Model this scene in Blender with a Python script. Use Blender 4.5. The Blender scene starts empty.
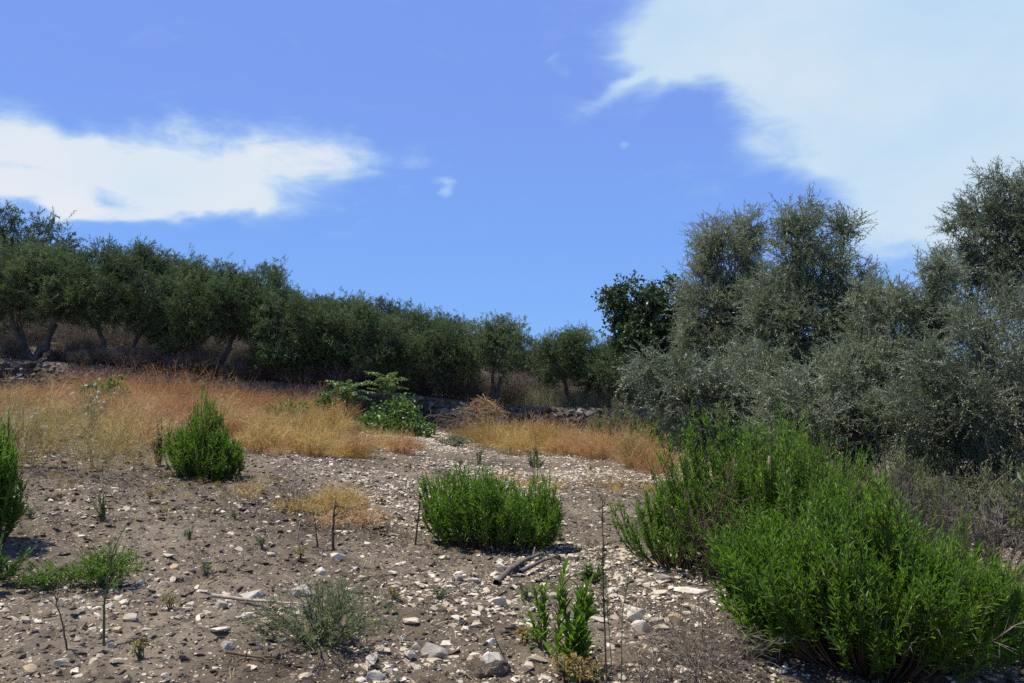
import bpy, bmesh, math
import numpy as np
from mathutils import Vector

# ------------------------------------------------------------------ scene, camera
scene = bpy.context.scene
COL = scene.collection
R = math.radians
W_PX, H_PX = 1024, 683
LENS = 28.0
F = LENS / 36.0 * W_PX
PITCH = math.atan(54.0 / F)
CAM_H = 1.55
cp, sp = math.cos(PITCH), math.sin(PITCH)

def ray(px, py):
    a, b = (px - W_PX / 2) / F, -(py - H_PX / 2) / F
    d = np.array([a, cp - b * sp, sp + b * cp])
    return d / d[1]

# ------------------------------------------------------------------ numeric helpers
def hash2(ix, iy, s):
    h = (ix.astype(np.int64) * 374761393 + iy.astype(np.int64) * 668265263 + s * 974711) & 0x7fffffff
    h = ((h ^ (h >> 13)) * 1274126177) & 0x7fffffff
    return ((h ^ (h >> 16)) & 0xffff) / 65535.0

def vnoise(x, y, s=0):
    x, y = np.asarray(x, float), np.asarray(y, float)
    ix, iy = np.floor(x), np.floor(y)
    fx, fy = x - ix, y - iy
    u, v = fx * fx * (3 - 2 * fx), fy * fy * (3 - 2 * fy)
    a, b = hash2(ix, iy, s), hash2(ix + 1, iy, s)
    c, d = hash2(ix, iy + 1, s), hash2(ix + 1, iy + 1, s)
    return (a + (b - a) * u) * (1 - v) + (c + (d - c) * u) * v

def fbm(x, y, s=0, o=4):
    t, amp, tot = 0, 1.0, 0
    for k in range(o):
        t = t + amp * vnoise(np.asarray(x) * 2 ** k + 17.3 * k, np.asarray(y) * 2 ** k - 9.1 * k, s + k)
        tot += amp
        amp *= 0.5
    return t / tot

def sstep(a, b, x):
    t = np.clip((np.asarray(x, float) - a) / (b - a), 0, 1)
    return t * t * (3 - 2 * t)

def norm(v):
    return v / np.maximum(np.linalg.norm(v, axis=-1, keepdims=True), 1e-9)

WX = [-60, -12.8, -6.1, -3.0, 2.8, 7.0, 12, 60]
WY = [19.0, 22.0, 23.0, 24.5, 25.5, 26.0, 26.2, 27]

def wall_y(x):
    return np.interp(x, WX, WY)

def hgt(x, y):
    """broad terrain height: a field tilted down to the right, a terrace step behind, a hill beyond"""
    x, y = np.asarray(x, float), np.asarray(y, float)
    xl = np.where(x < 0, -22 * np.tanh(-x / 22.0) * 1.08, 0)
    xr = np.where(x > 0, 14 * np.tanh(x / 14.0), 0)
    base = 0.015 * 40 * np.tanh(y / 40) - 0.1 * xl - 0.045 * xr
    wy = wall_y(x)
    step = 0.92 * sstep(wy + 0.15, wy + 0.75, y)
    hill = (6.0 + 11.0 * sstep(6, -16, x)) * (1 - np.exp(-np.maximum(y - wy - 2.5, 0) / 110.0))
    und = 0.16 * (fbm(x * 0.35, y * 0.35, 5, 3) - 0.5)
    far = 6.0 * (fbm(x * 0.01, y * 0.01, 8, 3) - 0.5) * sstep(60, 200, np.hypot(x, y))
    return base + step + hill + und + far

def gz(x, y):
    """terrain height with clods"""
    x, y = np.asarray(x, float), np.asarray(y, float)
    r = np.hypot(x, y)
    c = 0.075 * (fbm(x * 2.3, y * 2.3, 21, 3) - 0.5) + 0.105 * (fbm(x * 7, y * 7, 31, 4) - 0.5) * (1 - sstep(9, 24, r))
    return hgt(x, y) + c * (1 - sstep(40, 80, r))

CAM_Z = float(hgt(0, 0)) + CAM_H
CAM = np.array([0, 0, CAM_Z])

def at(px, py):
    """ground point seen at a pixel of the frame"""
    d = ray(px, py)
    t = np.linspace(1.5, 60, 6000)
    p = CAM + d[None] * t[:, None]
    below = p[:, 2] < gz(p[:, 0], p[:, 1])
    i = int(np.argmax(below)) if below.any() else len(t) - 1
    return np.array([p[i, 0], p[i, 1], float(gz(p[i, 0], p[i, 1]))])

def at_y(px, py, Y):
    return CAM + ray(px, py) * Y

def on(x, y, dz=0.0):
    return np.array([x, y, float(gz(x, y)) + dz])

# ------------------------------------------------------------------ mesh builder
class Geo:
    def __init__(self):
        self.v, self.f, self.t, self.n = [], [], [], 0

    def add(self, verts, faces, tint=None):
        """verts (n,3); faces list of int arrays (m,k); tint per face list"""
        verts = np.asarray(verts, np.float32).reshape(-1, 3)
        if not isinstance(faces, (list, tuple)):
            faces = [faces]
        if tint is None:
            tint = [np.zeros(len(f), np.float32) for f in faces]
        elif not isinstance(tint, (list, tuple)):
            tint = [np.broadcast_to(np.asarray(tint, np.float32), (len(f),)) for f in faces]
        for f, t in zip(faces, tint):
            self.f.append(np.asarray(f, np.int64) + self.n)
            self.t.append(np.asarray(t, np.float32))
        self.v.append(verts)
        self.n += len(verts)

    def mesh(self, name, mats, smooth=False):
        m = bpy.data.meshes.new(name)
        V = np.concatenate(self.v)
        loops = np.concatenate([f.ravel() for f in self.f])
        totals = np.concatenate([np.full(len(f), f.shape[1]) for f in self.f])
        starts = np.concatenate([[0], np.cumsum(totals)[:-1]])
        m.vertices.add(len(V))
        m.vertices.foreach_set('co', V.ravel())
        m.loops.add(len(loops))
        m.loops.foreach_set('vertex_index', loops.astype(np.int32))
        m.polygons.add(len(totals))
        m.polygons.foreach_set('loop_start', starts.astype(np.int32))
        if smooth:
            m.polygons.foreach_set('use_smooth', np.ones(len(totals), bool))
        else:
            m.polygons.foreach_set('use_smooth', np.zeros(len(totals), bool))
        a = m.attributes.new('tint', 'FLOAT', 'FACE')
        a.data.foreach_set('value', np.concatenate(self.t))
        m.update(calc_edges=True)
        m.validate()
        for mm in (mats if isinstance(mats, (list, tuple)) else [mats]):
            m.materials.append(mm)
        return m

    def build(self, name, mat, parent=None, smooth=False, origin=None):
        if origin is not None:
            self.v = [v - np.asarray(origin, np.float32) for v in self.v]
        o = bpy.data.objects.new(name, self.mesh(name, mat, smooth))
        COL.objects.link(o)
        if parent is not None:
            o.parent = parent
        elif origin is not None:
            o.location = [float(c) for c in origin]
        return o

def tag(o, label=None, cat=None, group=None, kind=None):
    if label: o['label'] = label
    if cat: o['category'] = cat
    if group: o['group'] = group
    if kind: o['kind'] = kind
    return o

def thing(name, loc, label, cat, group=None):
    o = bpy.data.objects.new(name, None)
    o.empty_display_size = 0.2
    COL.objects.link(o)
    o.location = [float(c) for c in loc]
    return tag(o, label, cat, group)

# ------------------------------------------------------------------ plant pieces
def frames(T):
    ref = np.where(np.abs(T[..., 2:3]) < 0.9, np.array([0, 0, 1.0]), np.array([1.0, 0, 0]))
    U = norm(np.cross(T, ref))
    return U, np.cross(T, U)

def sample_paths(P, t):
    """P (n,m,3), t (n,k) in 0..1 -> points, tangents (n,k,3)"""
    n, m, _ = P.shape
    s = np.clip(t, 0, 0.9999) * (m - 1)
    i = np.floor(s).astype(int)
    fr = (s - i)[..., None]
    r = np.arange(n)[:, None]
    a, b = P[r, i], P[r, i + 1]
    return a + (b - a) * fr, norm(b - a)

def tubes(g, P, r0, r1, sides=4, tint=0.5, power=1.0):
    P = np.asarray(P, float)
    n, m, _ = P.shape
    T = np.empty_like(P)
    T[:, 1:-1] = P[:, 2:] - P[:, :-2]
    T[:, 0] = P[:, 1] - P[:, 0]
    T[:, -1] = P[:, -1] - P[:, -2]
    T = norm(T)
    ref = np.where(np.abs(T.mean(1)[:, 2:3]) < 0.8, np.array([0, 0, 1.0]), np.array([1.0, 0, 0]))[:, None, :]
    U = norm(np.cross(T, ref))
    V = np.cross(T, U)
    s = np.linspace(0, 1, m)[None, :, None] ** power
    r = np.reshape(r0, (-1, 1, 1)) * (1 - s) + np.reshape(r1, (-1, 1, 1)) * s
    r = np.broadcast_to(r, (n, m, 1))
    a = np.arange(sides) / sides * 2 * np.pi
    verts = (P[:, :, None] + r[:, :, None] * (np.cos(a)[:, None] * U[:, :, None] + np.sin(a)[:, None] * V[:, :, None]))
    idx = np.arange(n * m * sides).reshape(n, m, sides)
    nx = np.roll(idx, -1, axis=2)
    q = np.stack([idx[:, :-1], nx[:, :-1], nx[:, 1:], idx[:, 1:]], -1).reshape(-1, 4)
    tt = np.broadcast_to(np.reshape(tint, (-1, 1, 1)), (n, m - 1, sides)).reshape(-1)
    faces, tints = [q], [tt]
    if sides >= 4:
        faces.append(idx[:, -1]); tints.append(np.broadcast_to(np.reshape(tint, (-1,)), (n,)))
    g.add(verts.reshape(-1, 3), faces, tints)

def ribbons(g, P, w, rng, tint=0.5):
    """thin flat blades along paths"""
    P = np.asarray(P, float)
    n, m, _ = P.shape
    T = norm(P[:, -1] - P[:, 0])
    U, V = frames(T)
    a = rng.uniform(0, np.pi, (n, 1))
    S = (np.cos(a) * U + np.sin(a) * V)[:, None]
    ww = (np.reshape(w, (-1, 1, 1)) * 0.5) * np.linspace(1, 0.35, m)[None, :, None]
    verts = np.stack([P - S * ww, P + S * ww], 2)
    idx = np.arange(n * m * 2).reshape(n, m, 2)
    q = np.stack([idx[:, :-1, 0], idx[:, :-1, 1], idx[:, 1:, 1], idx[:, 1:, 0]], -1).reshape(-1, 4)
    g.add(verts.reshape(-1, 3), q, np.broadcast_to(np.reshape(tint, (-1, 1)), (n, m - 1)).reshape(-1))

def leaves(g, P, D, N, L, Wd, tint, kind='kite', bend=0.12, fold=0.22):
    P, D, N = P.reshape(-1, 3), norm(D.reshape(-1, 3)), N.reshape(-1, 3)
    n = len(P)
    S = norm(np.cross(D, N))
    N = np.cross(S, D)
    L = np.broadcast_to(np.reshape(L, (-1, 1)), (n, 1))
    Wd = np.broadcast_to(np.reshape(Wd, (-1, 1)), (n, 1))
    tint = np.broadcast_to(np.reshape(tint, (-1,)), (n,))
    k = np.arange(n)[:, None]
    if kind == 'kite':
        mid = P + D * L * 0.45
        v = np.stack([P, mid + S * Wd * .5 + N * Wd * fold, P + D * L - N * L * bend, mid - S * Wd * .5 + N * Wd * fold], 1)
        g.add(v.reshape(-1, 3), [k * 4 + np.array([0, 1, 2]), k * 4 + np.array([0, 2, 3])], [tint, tint])
    else:
        a = P + D * L * 0.33
        b = P + D * L * 0.68 - N * L * bend * .4
        v = np.stack([P, a + S * Wd * .48 + N * Wd * fold, a - S * Wd * .48 + N * Wd * fold,
                      b + S * Wd * .40 + N * Wd * fold, b - S * Wd * .40 + N * Wd * fold, P + D * L - N * L * bend,
                      a * 1.0, b * 1.0], 1)
        o = k * 8
        g.add(v.reshape(-1, 3),
              [o + np.array([0, 1, 6]), o + np.array([0, 6, 2]), o + np.array([6, 1, 3, 7]), o + np.array([2, 6, 7, 4]),
               o + np.array([7, 3, 5]), o + np.array([4, 7, 5])], [tint] * 6)

GOLD = 2.399963
def leafy(g, P, t0, t1, nl, L, Wd, ang, rng, tint=None, kind='kite', tip=0.6, jit=0.25, bend=0.12):
    """leaves spiralling along every path of P between t0 and t1"""
    n = len(P)
    t = np.linspace(0, 1, nl)[None] + rng.normal(0, 0.02, (n, nl))
    t = np.clip(t, 0, 1)
    pos, T = sample_paths(P, t0 + (t1 - t0) * t)
    U, V = frames(T)
    ph = (np.arange(nl) * GOLD)[None] + rng.uniform(0, 6.28, (n, 1)) + rng.normal(0, .3, (n, nl))
    rad = np.cos(ph)[..., None] * U + np.sin(ph)[..., None] * V
    an = (ang * (1.15 - 0.45 * t) + rng.normal(0, jit, (n, nl)))[..., None]
    D = T * np.cos(an) + rad * np.sin(an) + rng.normal(0, .08, (n, nl, 3))
    N = T * np.sin(an) - rad * np.cos(an) + rng.normal(0, .15, (n, nl, 3))
    ll = L * (1 - (1 - tip) * t) * rng.uniform(.75, 1.2, (n, nl))
    if tint is None:
        tint = rng.uniform(0, 1, (n, nl))
    else:
        tint = np.clip(np.reshape(tint, (-1, 1)) + rng.normal(0, .14, (n, nl)), 0, 1)
    leaves(g, pos, D, N, ll, ll * (Wd / L) * rng.uniform(.8, 1.15, (n, nl)), tint, kind, bend)

def arc(S, E, m, sag, rng, wob=0.0):
    """paths from S to E (n,3) lifted or sagged in the middle"""
    s = np.linspace(0, 1, m)[None, :, None]
    P = S[:, None] * (1 - s) + E[:, None] * s
    sg = np.reshape(sag, (-1, 1, 1)) * np.ones((len(S), 1, 1))
    P = P + np.array([0, 0, 1.0]) * sg * 4 * s * (1 - s)
    if wob:
        P = P + rng.normal(0, wob, P.shape) * (np.sin(s * np.pi) + 0.15 * s)
    return P

def in_ell(n, c, r, rng, shell=0.0):
    d = norm(rng.normal(0, 1, (n, 3)))
    u = rng.uniform(shell ** 3, 1, (n, 1)) ** (1 / 3)
    return np.asarray(c) + d * u * np.asarray(r)

# ------------------------------------------------------------------ materials
def nodes(name):
    m = bpy.data.materials.new(name)
    m.use_nodes = True
    nt = m.node_tree
    nt.nodes.clear()
    return m, nt, nt.nodes, nt.links

def ramp(nd, stops):
    r = nd.new('ShaderNodeValToRGB')
    cr = r.color_ramp
    while len(cr.elements) < len(stops):
        cr.elements.new(0.5)
    for e, (p, c) in zip(cr.elements, stops):
        e.position = p
        e.color = (*c, 1)
    return r

def leaf_mat(name, cols, back=None, transl=0.3, rough=0.45, spec=0.4, tcol=None, vary=False):
    """leaf blade: per-leaf colour, paler underside, light passing through"""
    m, nt, nd, ln = nodes(name)
    out = nd.new('ShaderNodeOutputMaterial')
    at_ = nd.new('ShaderNodeAttribute'); at_.attribute_name = 'tint'
    r = ramp(nd, [(i / max(len(cols) - 1, 1), c) for i, c in enumerate(cols)])
    oi = nd.new('ShaderNodeObjectInfo')
    sh = nd.new('ShaderNodeMath'); sh.operation = 'MULTIPLY_ADD'; sh.inputs[1].default_value = .8; sh.inputs[2].default_value = -.4
    ln.new(oi.outputs['Random'], sh.inputs[0])
    ad = nd.new('ShaderNodeMath'); ad.operation = 'ADD'; ad.use_clamp = True
    ln.new(at_.outputs['Fac'], ad.inputs[0]); ln.new(sh.outputs[0], ad.inputs[1])
    ln.new(ad.outputs[0] if vary else at_.outputs['Fac'], r.inputs['Fac'])
    col = r.outputs['Color']
    p = nd.new('ShaderNodeBsdfPrincipled')
    p.inputs['Roughness'].default_value = rough
    p.inputs['Specular IOR Level'].default_value = spec
    if back:
        g = nd.new('ShaderNodeNewGeometry')
        mx = nd.new('ShaderNodeMix'); mx.data_type = 'RGBA'
        ln.new(g.outputs['Backfacing'], mx.inputs['Factor'])
        ln.new(col, mx.inputs['A'])
        mx.inputs['B'].default_value = (*back, 1)
        ln.new(mx.outputs['Result'], p.inputs['Base Color'])
    else:
        ln.new(col, p.inputs['Base Color'])
    if transl > 0:
        t = nd.new('ShaderNodeBsdfTranslucent')
        if tcol:
            mm = nd.new('ShaderNodeMix'); mm.data_type = 'RGBA'; mm.blend_type = 'MULTIPLY'
            mm.inputs['Factor'].default_value = 1
            ln.new(col, mm.inputs['A']); mm.inputs['B'].default_value = (*tcol, 1)
            ln.new(mm.outputs['Result'], t.inputs['Color'])
        else:
            ln.new(col, t.inputs['Color'])
        s = nd.new('ShaderNodeMixShader')
        s.inputs[0].default_value = transl
        ln.new(p.outputs[0], s.inputs[1]); ln.new(t.outputs[0], s.inputs[2])
        ln.new(s.outputs[0], out.inputs['Surface'])
    else:
        ln.new(p.outputs[0], out.inputs['Surface'])
    return m

def noise(nd, scale, detail=4, rough=.55):
    n = nd.new('ShaderNodeTexNoise')
    n.inputs['Scale'].default_value = scale
    n.inputs['Detail'].default_value = detail
    n.inputs['Roughness'].default_value = rough
    return n

def solid_mat(name, stops, scale, rough=.9, bump=.4, bscale=None, bdist=.02, spec=.2, tintmix=0.0):
    m, nt, nd, ln = nodes(name)
    out = nd.new('ShaderNodeOutputMaterial')
    p = nd.new('ShaderNodeBsdfPrincipled')
    tc = nd.new('ShaderNodeTexCoord')
    n = noise(nd, scale, 6, .6)
    ln.new(tc.outputs['Object'], n.inputs['Vector'])
    fac = n.outputs['Fac']
    if tintmix:
        a = nd.new('ShaderNodeAttribute'); a.attribute_name = 'tint'
        oi = nd.new('ShaderNodeObjectInfo')
        ad = nd.new('ShaderNodeMath'); ad.operation = 'ADD'
        ln.new(a.outputs['Fac'], ad.inputs[0]); ln.new(oi.outputs['Random'], ad.inputs[1])
        fr = nd.new('ShaderNodeMath'); fr.operation = 'FRACT'
        ln.new(ad.outputs[0], fr.inputs[0])
        mu = nd.new('ShaderNodeMix')
        mu.inputs['Factor'].default_value = tintmix
        ln.new(fac, mu.inputs['A']); ln.new(fr.outputs[0], mu.inputs['B'])
        fac = mu.outputs['Result']
    r = ramp(nd, stops)
    ln.new(fac, r.inputs['Fac'])
    ln.new(r.outputs['Color'], p.inputs['Base Color'])
    p.inputs['Roughness'].default_value = rough
    p.inputs['Specular IOR Level'].default_value = spec
    n2 = noise(nd, bscale or scale * 4, 6, .65)
    ln.new(tc.outputs['Object'], n2.inputs['Vector'])
    b = nd.new('ShaderNodeBump')
    b.inputs['Strength'].default_value = bump
    b.inputs['Distance'].default_value = bdist
    ln.new(n2.outputs['Fac'], b.inputs['Height'])
    ln.new(b.outputs[0], p.inputs['Normal'])
    ln.new(p.outputs[0], out.inputs['Surface'])
    return m

M = {}
M['olive'] = leaf_mat('olive_leaf', [(.050, .090, .022), (.092, .150, .042), (.165, .225, .084)], (.19, .24, .13), .40, .55, .28, vary=True)
M['olive_grey'] = leaf_mat('silver_olive_leaf', [(.076, .110, .044), (.142, .180, .082), (.25, .285, .16)], (.32, .36, .24), .34, .44, .45, vary=True)
M['olive_dark'] = leaf_mat('dark_olive_leaf', [(.036, .066, .018), (.064, .106, .030), (.116, .160, .058)], (.145, .185, .11), .34, .55, .28, vary=True)
M['fig'] = leaf_mat('broad_leaf', [(.030, .058, .014), (.050, .088, .024), (.085, .130, .036)], None, .22, .4, .45)
M['inula'] = leaf_mat('sticky_shrub_leaf', [(.066, .136, .010), (.110, .218, .018), (.175, .300, .036)], (.14, .23, .045), .5, .45, .34, (1.15, 1.15, .5))
M['inula_dull'] = leaf_mat('dull_shrub_leaf', [(.085, .115, .032), (.125, .165, .045), (.19, .225, .075)], (.17, .20, .09), .38, .45, .35)
M['herb'] = leaf_mat('grey_herb_leaf', [(.12, .155, .055), (.19, .235, .09), (.28, .315, .145)], (.21, .23, .14), .35, .6, .2)
M['vine'] = leaf_mat('fresh_green_leaf', [(.05, .11, .014), (.085, .17, .025), (.14, .22, .04)], None, .42, .4, .4)
M['frond'] = leaf_mat('frond_leaf', [(.06, .115, .02), (.105, .18, .03), (.17, .23, .05)], (.14, .18, .09), .4, .4, .45)
M['orange'] = leaf_mat('rust_dry_weed', [(.29, .145, .065), (.47, .26, .115), (.62, .41, .19), (.68, .54, .29)], None, .3, .8, .1)
M['straw'] = leaf_mat('straw_dry_weed', [(.28, .175, .055), (.48, .32, .095), (.62, .45, .15), (.68, .56, .27)], None, .3, .8, .1)
M['olivestraw'] = leaf_mat('greenish_straw', [(.15, .125, .04), (.28, .22, .07), (.44, .34, .12), (.52, .44, .22)], None, .3, .8, .1)
M['drygrey'] = leaf_mat('grey_dry_twig', [(.10, .080, .058), (.17, .14, .105), (.25, .21, .16)], None, .15, .85, .1)
M['palegrass'] = leaf_mat('pale_grass', [(.20, .20, .10), (.32, .31, .17), (.44, .42, .26)], None, .3, .8, .1)
M['litter'] = leaf_mat('dry_litter', [(.16, .11, .06), (.30, .22, .12), (.46, .36, .22)], None, .1, .9, .1)
M['white_petal'] = leaf_mat('white_petal', [(.72, .72, .66), (.80, .79, .72)], None, .25, .7, .2)
M['purple_petal'] = leaf_mat('purple_petal', [(.24, .18, .46), (.34, .27, .58)], None, .25, .7, .2)
M['yellow_petal'] = leaf_mat('yellow_petal', [(.52, .36, .06), (.66, .50, .14), (.62, .30, .08)], None, .25, .7, .2)
M['bark'] = solid_mat('olive_bark', [(.25, (.06, .048, .038)), (.55, (.15, .125, .10)), (.8, (.28, .245, .20))], 7, .92, .8, 16, .03)
M['twig'] = solid_mat('brown_twig', [(.3, (.055, .038, .024)), (.7, (.15, .105, .065))], 18, .9, .5, 60, .004)
M['paletwig'] = solid_mat('pale_twig', [(.3, (.22, .18, .13)), (.7, (.42, .36, .27))], 18, .9, .5, 60, .004)
M['darkstalk'] = solid_mat('dark_dead_stalk', [(.3, (.04, .029, .02)), (.7, (.125, .088, .058))], 22, .9, .5, 60, .004)
M['greenstalk'] = solid_mat('green_stalk', [(.3, (.06, .07, .03)), (.7, (.13, .14, .06))], 22, .8, .4, 60, .004)
M['log'] = solid_mat('weathered_log', [(.3, (.06, .05, .042)), (.6, (.15, .13, .11)), (.8, (.24, .21, .18))], 14, .95, .9, 40, .01)
M['limestone'] = solid_mat('pale_limestone', [(.2, (.27, .215, .145)), (.5, (.47, .395, .285)), (.85, (.68, .615, .49))], 9, .85, .55, 42, .012, .25, .45)
M['greystone'] = solid_mat('grey_limestone', [(.25, (.20, .175, .135)), (.5, (.34, .305, .25)), (.8, (.50, .46, .385))], 11, .9, .8, 34, .016, .2, .3)
M['ochre'] = solid_mat('ochre_stone', [(.25, (.34, .24, .12)), (.75, (.58, .45, .27))], 9, .85, .5, 42, .012)
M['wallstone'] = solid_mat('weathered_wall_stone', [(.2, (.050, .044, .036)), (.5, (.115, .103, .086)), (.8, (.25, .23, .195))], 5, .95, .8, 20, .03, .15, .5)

# soil
def soil_mat():
    m, nt, nd, ln = nodes('stony_soil')
    out = nd.new('ShaderNodeOutputMaterial')
    p = nd.new('ShaderNodeBsdfPrincipled')
    p.inputs['Roughness'].default_value = .95
    p.inputs['Specular IOR Level'].default_value = .12
    tc = nd.new('ShaderNodeTexCoord')
    n1 = noise(nd, .55, 5, .6); n2 = noise(nd, 7, 7, .65); n3 = noise(nd, 60, 4, .6)
    for n in (n1, n2, n3):
        ln.new(tc.outputs['Object'], n.inputs['Vector'])
    r1 = ramp(nd, [(.30, (.058, .046, .032)), (.50, (.112, .089, .062)), (.70, (.200, .164, .117))])
    r2 = ramp(nd, [(.25, (.50, .46, .42)), (.5, (1, 1, 1)), (.75, (1.45, 1.40, 1.33))])
    ln.new(n1.outputs['Fac'], r1.inputs['Fac'])
    ln.new(n2.outputs['Fac'], r2.inputs['Fac'])
    mu = nd.new('ShaderNodeMix'); mu.data_type = 'RGBA'; mu.blend_type = 'MULTIPLY'; mu.inputs['Factor'].default_value = 1
    ln.new(r1.outputs['Color'], mu.inputs['A']); ln.new(r2.outputs['Color'], mu.inputs['B'])
    # chips of pale limestone too small to be built, at two sizes
    col = mu.outputs['Result']
    hsum = None
    for sc, lo, hi in ((20, .22, .30), (44, .26, .36)):
        vo = nd.new('ShaderNodeTexVoronoi'); vo.inputs['Scale'].default_value = sc
        ln.new(tc.outputs['Object'], vo.inputs['Vector'])
        # only some cells carry a chip
        sep = nd.new('ShaderNodeSeparateColor'); ln.new(vo.outputs['Color'], sep.inputs[0])
        mr = nd.new('ShaderNodeMapRange'); mr.inputs['From Min'].default_value = lo; mr.inputs['From Max'].default_value = hi
        mr.inputs['To Min'].default_value = 1; mr.inputs['To Max'].default_value = 0
        ln.new(vo.outputs['Distance'], mr.inputs['Value'])
        gt = nd.new('ShaderNodeMath'); gt.operation = 'GREATER_THAN'; gt.inputs[1].default_value = .62
        ln.new(sep.outputs[0], gt.inputs[0])
        f = nd.new('ShaderNodeMath'); f.operation = 'MULTIPLY'
        ln.new(mr.outputs[0], f.inputs[0]); ln.new(gt.outputs[0], f.inputs[1])
        rc = ramp(nd, [(0, (.24, .195, .135)), (1, (.50, .43, .32))])
        ln.new(sep.outputs[1], rc.inputs['Fac'])
        mx = nd.new('ShaderNodeMix'); mx.data_type = 'RGBA'
        ln.new(f.outputs[0], mx.inputs['Factor']); ln.new(col, mx.inputs['A']); ln.new(rc.outputs['Color'], mx.inputs['B'])
        col = mx.outputs['Result']
        sm = nd.new('ShaderNodeMath'); sm.operation = 'MULTIPLY'; sm.inputs[1].default_value = .35
        ln.new(f.outputs[0], sm.inputs[0])
        hsum = sm if hsum is None else hsum
        if hsum is not sm:
            ad = nd.new('ShaderNodeMath'); ad.operation = 'ADD'
            ln.new(hsum.outputs[0], ad.inputs[0]); ln.new(sm.outputs[0], ad.inputs[1]); hsum = ad
    ln.new(col, p.inputs['Base Color'])
    a1 = nd.new('ShaderNodeMath'); a1.operation = 'ADD'
    ln.new(n2.outputs['Fac'], a1.inputs[0]); ln.new(hsum.outputs[0], a1.inputs[1])
    a2 = nd.new('ShaderNodeMath'); a2.operation = 'MULTIPLY_ADD'; a2.inputs[1].default_value = .35
    ln.new(n3.outputs['Fac'], a2.inputs[0]); ln.new(a1.outputs[0], a2.inputs[2])
    b = nd.new('ShaderNodeBump'); b.inputs['Strength'].default_value = .9; b.inputs['Distance'].default_value = .035
    ln.new(a2.outputs[0], b.inputs['Height']); ln.new(b.outputs[0], p.inputs['Normal'])
    ln.new(p.outputs[0], out.inputs['Surface'])
    return m
M['soil'] = soil_mat()

# ------------------------------------------------------------------ ground: one sheet to the horizon
def make_ground():
    front = np.linspace(-48, 48, 760)
    rest = np.linspace(48, 312, 90)[1:-1]
    ang = np.radians(np.concatenate([front, rest]))
    rad = np.concatenate([[0.02, .3, .7], np.geomspace(1.1, 30, 480), np.geomspace(30, 1500, 80)[1:]])
    A, Rr = np.meshgrid(ang, rad)
    X, Y = np.sin(A) * Rr, np.cos(A) * Rr
    Z = gz(X, Y)
    V = np.stack([X, Y, Z], -1).reshape(-1, 3)
    nr, na = A.shape
    idx = np.arange(nr * na).reshape(nr, na)
    nx = np.roll(idx, -1, 1)
    q = np.stack([idx[:-1], idx[1:], nx[1:], nx[:-1]], -1).reshape(-1, 4)
    g = Geo()
    g.add(V, q)
    g.add(np.array([[0, 0, float(gz(0, 0))]]), np.zeros((0, 3), int))
    o = g.build('ground', M['soil'], smooth=True)
    return tag(o, 'stony brown soil sloping up towards the olive terrace', 'ground', kind='structure')
make_ground()

# ------------------------------------------------------------------ stones
def hull_rock(rng, n=16, flat=.6, sub=True):
    bm = bmesh.new()
    for p in norm(rng.normal(0, 1, (n, 3))) * rng.uniform(.75, 1.0, (n, 1)) * np.array([1, rng.uniform(.6, .95), flat]):
        bm.verts.new(p)
    r = bmesh.ops.convex_hull(bm, input=bm.verts)
    junk = [e for e in r['geom_unused'] + r['geom_interior'] if isinstance(e, bmesh.types.BMVert)]
    if junk:
        bmesh.ops.delete(bm, geom=list(set(junk)), context='VERTS')
    if sub:
        bmesh.ops.bevel(bm, geom=list(bm.edges), offset=.07, segments=1, affect='EDGES', clamp_overlap=True)
    bmesh.ops.triangulate(bm, faces=list(bm.faces))
    bm.verts.ensure_lookup_table()
    V = np.array([v.co[:] for v in bm.verts]); T = np.array([[v.index for v in f.verts] for f in bm.faces])
    bm.free()
    return V, T

def rotz(a):
    c, s = np.cos(a), np.sin(a)
    return np.array([[c, -s, 0], [s, c, 0], [0, 0, 1.0]])

def rotx(a):
    c, s = np.cos(a), np.sin(a)
    return np.array([[1, 0, 0], [0, c, -s], [0, s, c]])

rng = np.random.default_rng(7)
FINE = [hull_rock(rng, 9, rng.uniform(.28, .62), False) for _ in range(12)]
BIGV = [hull_rock(rng, 15, rng.uniform(.42, .75), True) for _ in range(14)]

def scatter_rocks(g, pos, size, rng, variants, tilt=.35):
    pick = rng.integers(0, len(variants), len(pos))
    for k, (V, T) in enumerate(variants):
        s = np.where(pick == k)[0]
        if not len(s):
            continue
        a = rng.uniform(0, 6.28, len(s)); tl = rng.normal(0, tilt, len(s))
        Rm = np.array([rotz(p) @ rotx(q) for p, q in zip(a, tl)])
        vv = np.einsum('nij,vj->nvi', Rm, V) * size[s][:, None, None] + pos[s][:, None]
        f = (T[None] + (np.arange(len(s)) * len(V))[:, None, None]).reshape(-1, 3)
        g.add(vv.reshape(-1, 3), f, np.repeat(rng.uniform(0, 1, len(s)), len(T)))

def stone_density(x, y):
    px = 512 + x / np.maximum(y, .1) * F
    d = .22 + .95 * np.exp(-((px - 520) / 190) ** 2)
    d *= .24 + 1.55 * sstep(.38, .66, fbm(x * .8, y * .8, 77, 3))
    d *= 1 + .8 * np.exp(-((y - 19) / 3.0) ** 2) * np.exp(-((px - 480) / 90) ** 2)
    d *= 1 + 1.2 * np.exp(-((px - 60) / 90) ** 2) * (y < 4.9)
    return d

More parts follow.
